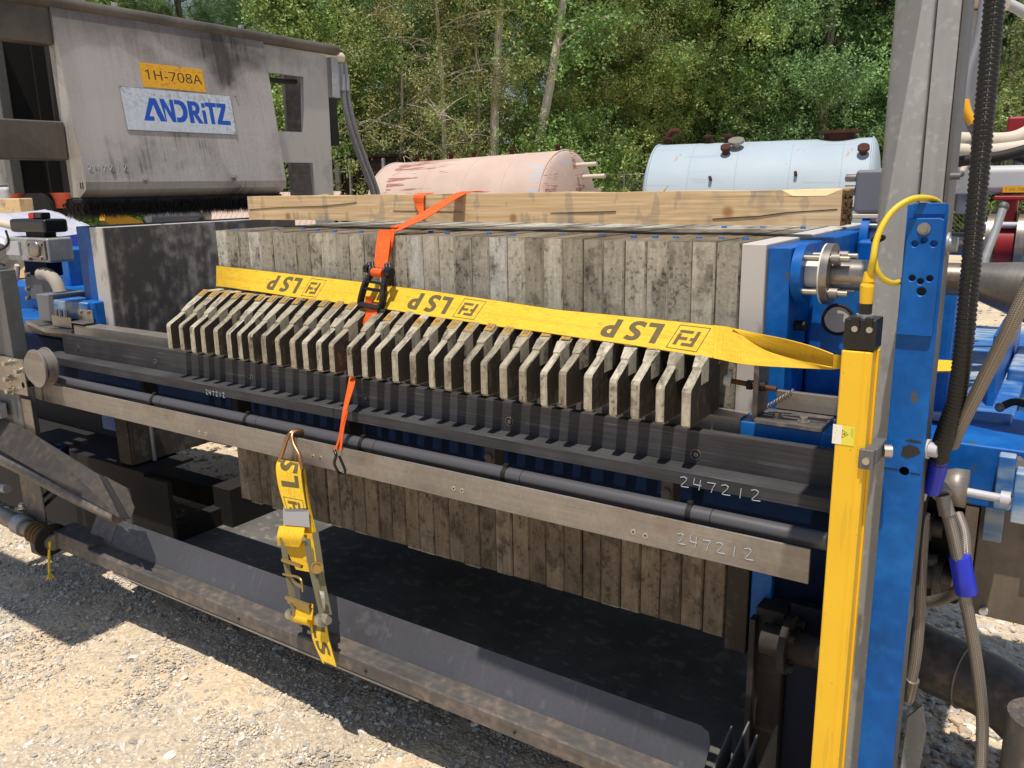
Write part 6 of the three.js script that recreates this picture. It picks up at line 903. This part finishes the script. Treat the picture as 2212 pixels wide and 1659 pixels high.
// ---------------------------------------------------------------- woodland behind the yard
{
  // a leafy sprig: small leaves spread through a ball
  const sprig = (nl, R, L, W, sd) => { const pos = [], nor = []; let s = sd; const rd = () => { s = (Math.imul(s, 1664525) + 1013904223) | 0; return ((s >>> 8) & 0xffff) / 65536; };
    for (let i = 0; i < nl; i++) { const c = V(rd() - .5, rd() - .5, rd() - .5).normalize().multiplyScalar(R * Math.pow(rd(), .5)), dr = V(rd() - .5, rd() * .8 - .5, rd() - .5).normalize(), sd2 = V(rd() - .5, rd() - .5, rd() - .5).cross(dr).normalize(), l = L * (.7 + .6 * rd()), w = W * (.7 + .6 * rd()); const a = c, b = c.clone().addScaledVector(dr, l * .5).addScaledVector(sd2, w * .5), e = c.clone().addScaledVector(dr, l), f = c.clone().addScaledVector(dr, l * .5).addScaledVector(sd2, -w * .5); for (const q of [a, b, e, a, e, f]) pos.push(q.x, q.y, q.z); }
    const g = new THREE.BufferGeometry(); g.setAttribute('position', new THREE.Float32BufferAttribute(pos, 3)); g.computeVertexNormals(); g.setAttribute('uv', new THREE.Float32BufferAttribute(new Float32Array(pos.length / 3 * 2), 2)); return g; };
  const broad = [sprig(16, .34, .17, .10, 5), sprig(16, .36, .16, .085, 77), sprig(14, .32, .19, .09, 991)], fine = [sprig(26, .34, .13, .035, 51), sprig(26, .32, .12, .04, 17)], pine = [sprig(40, .30, .26, .012, 3), sprig(40, .28, .24, .012, 8)];
  const leafM = new THREE.MeshPhysicalMaterial({ color: 0xffffff, roughness: .6, side: THREE.DoubleSide, transmission: .4, thickness: 0 }), barkM = SM({ map: T.bark, roughness: .95 }), paleBark = SM({ color: 0xcfc3b6, roughness: .95 }), deadM = SM({ color: 0xb0a494, roughness: .95 });
  const D = new THREE.Object3D(), LK = 3.1;
  const limb = (pts, r0, r1) => { const c = new THREE.CatmullRomCurve3(pts), n = 12, g = new THREE.TubeGeometry(c, n, 1, 7, false), p = g.attributes.position; const q = fixG(g), pp = q.attributes.position, uu = q.attributes.uv; const L = c.getLength(); for (let i = 0; i < pp.count; i++) { const u = uu.getX(i), o = c.getPoint(u), k = r0 + (r1 - r0) * u; pp.setXYZ(i, o.x + (pp.getX(i) - o.x) * k, o.y + (pp.getY(i) - o.y) * k, o.z + (pp.getZ(i) - o.z) * k); uu.setXY(i, uu.getY(i), u * L / 1.2); } q.computeVertexNormals(); return q; };
  function tree(name, label, px, dist, o) { // o: h height, w crown width, y0 crown base, n sprigs, kind, col [base rgb], lean, trunk radius
    const t = thing(name, label, 'tree', o.group); const B = gp(px, dist), h = o.h, tx = o.lean || 0, tr = o.r || .16;
    const side = V(RT.x, 0, RT.z).normalize(), dpt = V(-side.z, 0, side.x), tp = (f, wob = .25) => B.clone().addScaledVector(side, tx * f * h + Math.sin(f * 5 + px) * wob * .5).addScaledVector(dpt, Math.cos(f * 4 + px) * wob * .4).setY(f * h);
    const limbs = [limb([tp(0), tp(.25), tp(.5), tp(.75), tp(1)], tr, tr * .25)]; const tips = [];
    const nb = o.limbs ?? 10; for (let i = 0; i < nb; i++) { const f = (o.y0 || 2) / h + (1 - (o.y0 || 2) / h) * (i + rnd()) / nb, a = rr(0, 6.28), l = o.w * .5 * rr(.55, 1) * (1 - .5 * f), s = tp(f), e = s.clone().add(V(Math.cos(a) * l, l * rr(.1, .6), Math.sin(a) * l)); limbs.push(limb([s, s.clone().lerp(e, .5).add(V(rr(-.1, .1), rr(0, .2), rr(-.1, .1))), e], tr * .35 * (1 - f * .5), .012)); tips.push(e, s.clone().lerp(e, .6)); if (o.twigs) for (let k = 0; k < o.twigs; k++) { const q = s.clone().lerp(e, rr(.3, 1)), e2 = q.clone().add(V(rr(-.7, .7), rr(-.35, .55), rr(-.7, .7))); limbs.push(limb([q, q.clone().lerp(e2, .5).add(V(rr(-.08, .08), .05, 0)), e2], .016, .004)); } }
    mesh('trunk', limbs, o.bark || barkM, t);
    if (o.n) { const set = o.kind === 'pine' ? pine : o.kind === 'fine' ? fine : broad; const cl = []; // clumps
      const nc = o.clumps || 34; for (let i = 0; i < nc; i++) { const f = rnd(), yy = (o.y0 || 1) + (h - (o.y0 || 1)) * f, rad = o.w * .5 * Math.sqrt(Math.max(.06, 1 - Math.pow(f * 2 - .85, 2) * .72)), a = rr(0, 6.28), q = rad * Math.sqrt(rr(.25, 1)); cl.push([tp(Math.min(1, yy / h)).add(V(Math.cos(a) * q, yy - tp(Math.min(1, yy / h)).y, Math.sin(a) * q)), rr(.35, 1.1) * (o.cs || 1), rr(.72, 1.3), rr(.8, 1.5)]); }
      for (const e of tips) cl.push([e, rr(.3, .8) * (o.cs || 1), rr(.8, 1.25), rr(.8, 1.6)]);
      const N = Math.round(o.n * (o.group ? 1 : 1.7)), im = new THREE.InstancedMesh(set[Math.floor(rnd() * set.length)], leafM, N); im.name = 'crown'; im.userData.kind = 'stuff'; const col = new THREE.Color();
      for (let i = 0; i < N; i++) { const c = cl[Math.floor(rnd() * cl.length)]; const gs = () => (rnd() + rnd() + rnd() - 1.5) * 1.15, v = V(gs() * c[3], gs() * .8 / c[3] - .25 * Math.abs(gs()) * c[3], gs()).multiplyScalar(c[1] * 1.15); D.position.copy(c[0]).add(v); D.rotation.set(rr(0, 6.28), rr(0, 6.28), rr(0, 6.28)); const s = rr(.6, 1.15) * (o.ls || 1) * (o.group ? 1 : .78); D.scale.setScalar(s); D.updateMatrix(); im.setMatrixAt(i, D.matrix); const q = c[2] * rr(.8, 1.2), yl = rr(-.12, .25); col.setRGB(o.col[0] * q * (1 + yl) * LK, o.col[1] * q * LK, o.col[2] * q * (1 - yl * .5) * LK); im.setColorAt(i, col); }
      t.add(im); }
    return t; }
  const g1 = [.075, .135, .035], g2 = [.05, .10, .032], g3 = [.10, .145, .035], g4 = [.04, .085, .03], g5 = [.12, .14, .04];
  // named trees that stand out in the photograph
  tree('pine_tree', 'tall loose pine with brown dead boughs above the hood', 420, 30, { h: 11, w: 6, y0: 2.2, n: 2000, kind: 'pine', col: [.07, .115, .04], r: .2, limbs: 16, twigs: 3, clumps: 24 });
  tree('pine_tree', 'dark pine behind the left end of the hood rail', 230, 31, { h: 11, w: 7, y0: 1.5, n: 3400, kind: 'pine', col: [.06, .10, .035], r: .2, limbs: 14, twigs: 2 });
  tree('pine_tree', 'bluish pine standing between the hood and the bare saplings', 600, 33, { h: 12, w: 6, y0: 2.5, n: 3200, kind: 'pine', col: [.055, .10, .04], r: .2, limbs: 16, twigs: 2 });
  tree('young_tree', 'bright yellow-green bushy tree right of the hood rail', 700, 24.5, { h: 8.6, w: 3.8, y0: .8, n: 3800, kind: 'broad', col: [.095, .145, .04], r: .09, limbs: 12, ls: .75 });
  tree('young_tree', 'small yellow-green sapling behind the brown container', 805, 25.5, { h: 3.9, w: 2.2, y0: .4, n: 1500, kind: 'fine', col: [.16, .18, .035], r: .04, limbs: 9, ls: .8, cs: .6 });
  tree('bare_tree', 'bare grey tree with many dry twigs behind the pink tank', 955, 23.6, { h: 10.5, w: 5.5, y0: 1.5, n: 700, kind: 'fine', col: [.10, .12, .04], bark: paleBark, r: .085, limbs: 26, twigs: 11 });
  tree('bare_tree', 'thin leafless sapling left of the pale leaning trunk', 872, 23.8, { h: 9, w: 4.6, y0: 1.2, n: 500, kind: 'fine', col: [.10, .11, .04], bark: deadM, r: .06, limbs: 22, twigs: 11 });
  tree('bare_tree', 'dry brushy tree just left of the tall pale trunk', 1030, 23.7, { h: 9, w: 3.6, y0: 1, n: 900, kind: 'fine', col: [.11, .13, .04], bark: deadM, r: .06, limbs: 22, twigs: 11 });
  tree('pale_trunk_tree', 'tall slim tree with bare pinkish trunk above the orange strap', 1072, 23.4, { h: 12.5, w: 3, y0: 6.2, n: 500, kind: 'broad', col: g1, bark: paleBark, r: .15, lean: .035, limbs: 6, twigs: 2 });
  tree('pale_trunk_tree', 'forked mottled trunk leaning right in the middle of the trees', 1130, 23.3, { h: 11, w: 4, y0: 4.2, n: 450, kind: 'broad', col: g1, bark: paleBark, r: .16, lean: .16, limbs: 8, twigs: 2 });
  tree('young_tree', 'light green leafy shrub tree behind the right end of the pink tank', 1215, 23.8, { h: 3.2, w: 3.2, y0: .3, n: 1900, kind: 'broad', col: [.085, .135, .035], r: .05, limbs: 9, ls: .8 });
  tree('young_tree', 'olive green narrow tree over the gap between the tanks', 1300, 25, { h: 10, w: 3.6, y0: 1.0, n: 4200, kind: 'fine', col: [.10, .125, .035], r: .11, limbs: 18, ls: .85 });
  tree('young_tree', 'feathery olive tree right of the gap between the tanks', 1400, 26, { h: 11, w: 3.4, y0: .8, n: 4200, kind: 'fine', col: [.105, .13, .035], r: .10, limbs: 18, ls: .85 });
  tree('oak_tree', 'bright-topped oak rising behind the left end of the pale blue tank', 1505, 26, { h: 11.5, w: 5.2, y0: 1.4, n: 5200, kind: 'broad', col: [.085, .125, .035], r: .2, limbs: 14, ls: .72 });
  tree('oak_tree', 'dense dark oak behind the middle of the pale blue tank', 1640, 27, { h: 11.5, w: 5.6, y0: 1.2, n: 6200, kind: 'broad', col: [.062, .105, .035], r: .2, limbs: 16, ls: .72 });
  tree('oak_tree', 'deep green oak with light clumps near the galvanised column', 1775, 25.5, { h: 10.5, w: 5, y0: .8, n: 6000, kind: 'broad', col: [.06, .115, .038], r: .18, limbs: 14, ls: .7 });
  tree('oak_tree', 'shady dark oak just left of the galvanised column', 1880, 28, { h: 11.5, w: 5.4, y0: 1, n: 5200, kind: 'broad', col: [.045, .085, .03], r: .2, limbs: 14, ls: .7 });
  tree('oak_tree', 'olive oak glimpsed right of the black conduit', 2170, 26, { h: 9.5, w: 6, y0: .8, n: 5600, kind: 'broad', col: [.07, .10, .032], r: .2, limbs: 14, ls: .72 });
  tree('oak_tree', 'dark tree glimpsed between column and grey trunking', 2040, 29, { h: 11, w: 5, y0: 1, n: 3600, kind: 'broad', col: g4, r: .2, limbs: 12, ls: .75 });
  tree('young_tree', 'green bushy tree seen through the left side of the hood frame', 30, 27, { h: 7, w: 6, y0: .6, n: 4200, kind: 'broad', col: [.10, .165, .035], r: .15, limbs: 12, ls: .8 });
  // the wood behind them: alike trees that merge into one mass
  for (let i = 0; i < 26; i++) { const px = -140 + i * 97 + rr(-25, 25), d = 32 + (i % 3) * 4 + rr(-1, 1); const low = px > 360 && px < 640; tree('forest_tree', 'dark green woodland tree standing in the second row behind the yard', px, d, { h: low ? rr(5.5, 7.5) : rr(9.5, 15), w: rr(5, 7), y0: rr(.5, 2), n: 2600, kind: i % 4 === 1 ? 'pine' : 'broad', col: [g1, g2, g4, g3][i % 4].map((c) => c * .85), r: .2, limbs: 8, ls: 1.15, group: 'woodland trees in the second row' }); }
  // undergrowth as one mass
  { const N = 14000, im = new THREE.InstancedMesh(broad[0], leafM, N); im.name = numbered('undergrowth'); im.userData = { kind: 'stuff', label: 'low leafy undergrowth along the foot of the wood' }; const col = new THREE.Color();
    for (let i = 0; i < N; i++) { const px = rr(-150, 2350), d = rr(24.5, 31), q = gp(px, d), hh = 2.3 * fbm(((px + 400) / 3000), .3, 24, 3, 7, 3); q.y = rnd() * hh * 1.5; D.position.copy(q); D.rotation.set(rr(0, 6.28), rr(0, 6.28), rr(0, 6.28)); D.scale.setScalar(rr(.6, 1.1)); D.updateMatrix(); im.setMatrixAt(i, D.matrix); const k = rr(.6, 1.2), c = i % 5 === 0 ? g5 : g3; col.setRGB(c[0] * k * LK, c[1] * k * LK, c[2] * k * LK); im.setColorAt(i, col); } scene.add(im); }
  { const N = 1100, e = []; for (let i = 0; i < N; i++) { const px = rr(780, 1260), q = gp(px, rr(24, 27)), a = rr(0, 6.28), l = rr(.6, 2.2); q.y = rr(0, 1.6); e.push(limb([q, q.clone().add(V(Math.cos(a) * l * .3, l * .35, Math.sin(a) * l * .3)), q.clone().add(V(Math.cos(a) * l * .7, l * rr(.4, .9), Math.sin(a) * l * .7))], .012, .003)); } const b = mesh('dry_brush', e, deadM); b.userData = { kind: 'stuff', label: 'tangle of dry grey twigs under the bare trees' }; }
}

// ---------------------------------------------------------------- put each thing's origin at its base and draw
for (const g of things) { const b = new THREE.Box3().setFromObject(g); const o = V((b.min.x + b.max.x) / 2, b.min.y, (b.min.z + b.max.z) / 2); g.position.add(o); for (const c of g.children) c.position.sub(o); }
scene.traverse((o) => { if (o.isMesh) o.castShadow = o.receiveShadow = true; });
renderer.render(scene, camera);
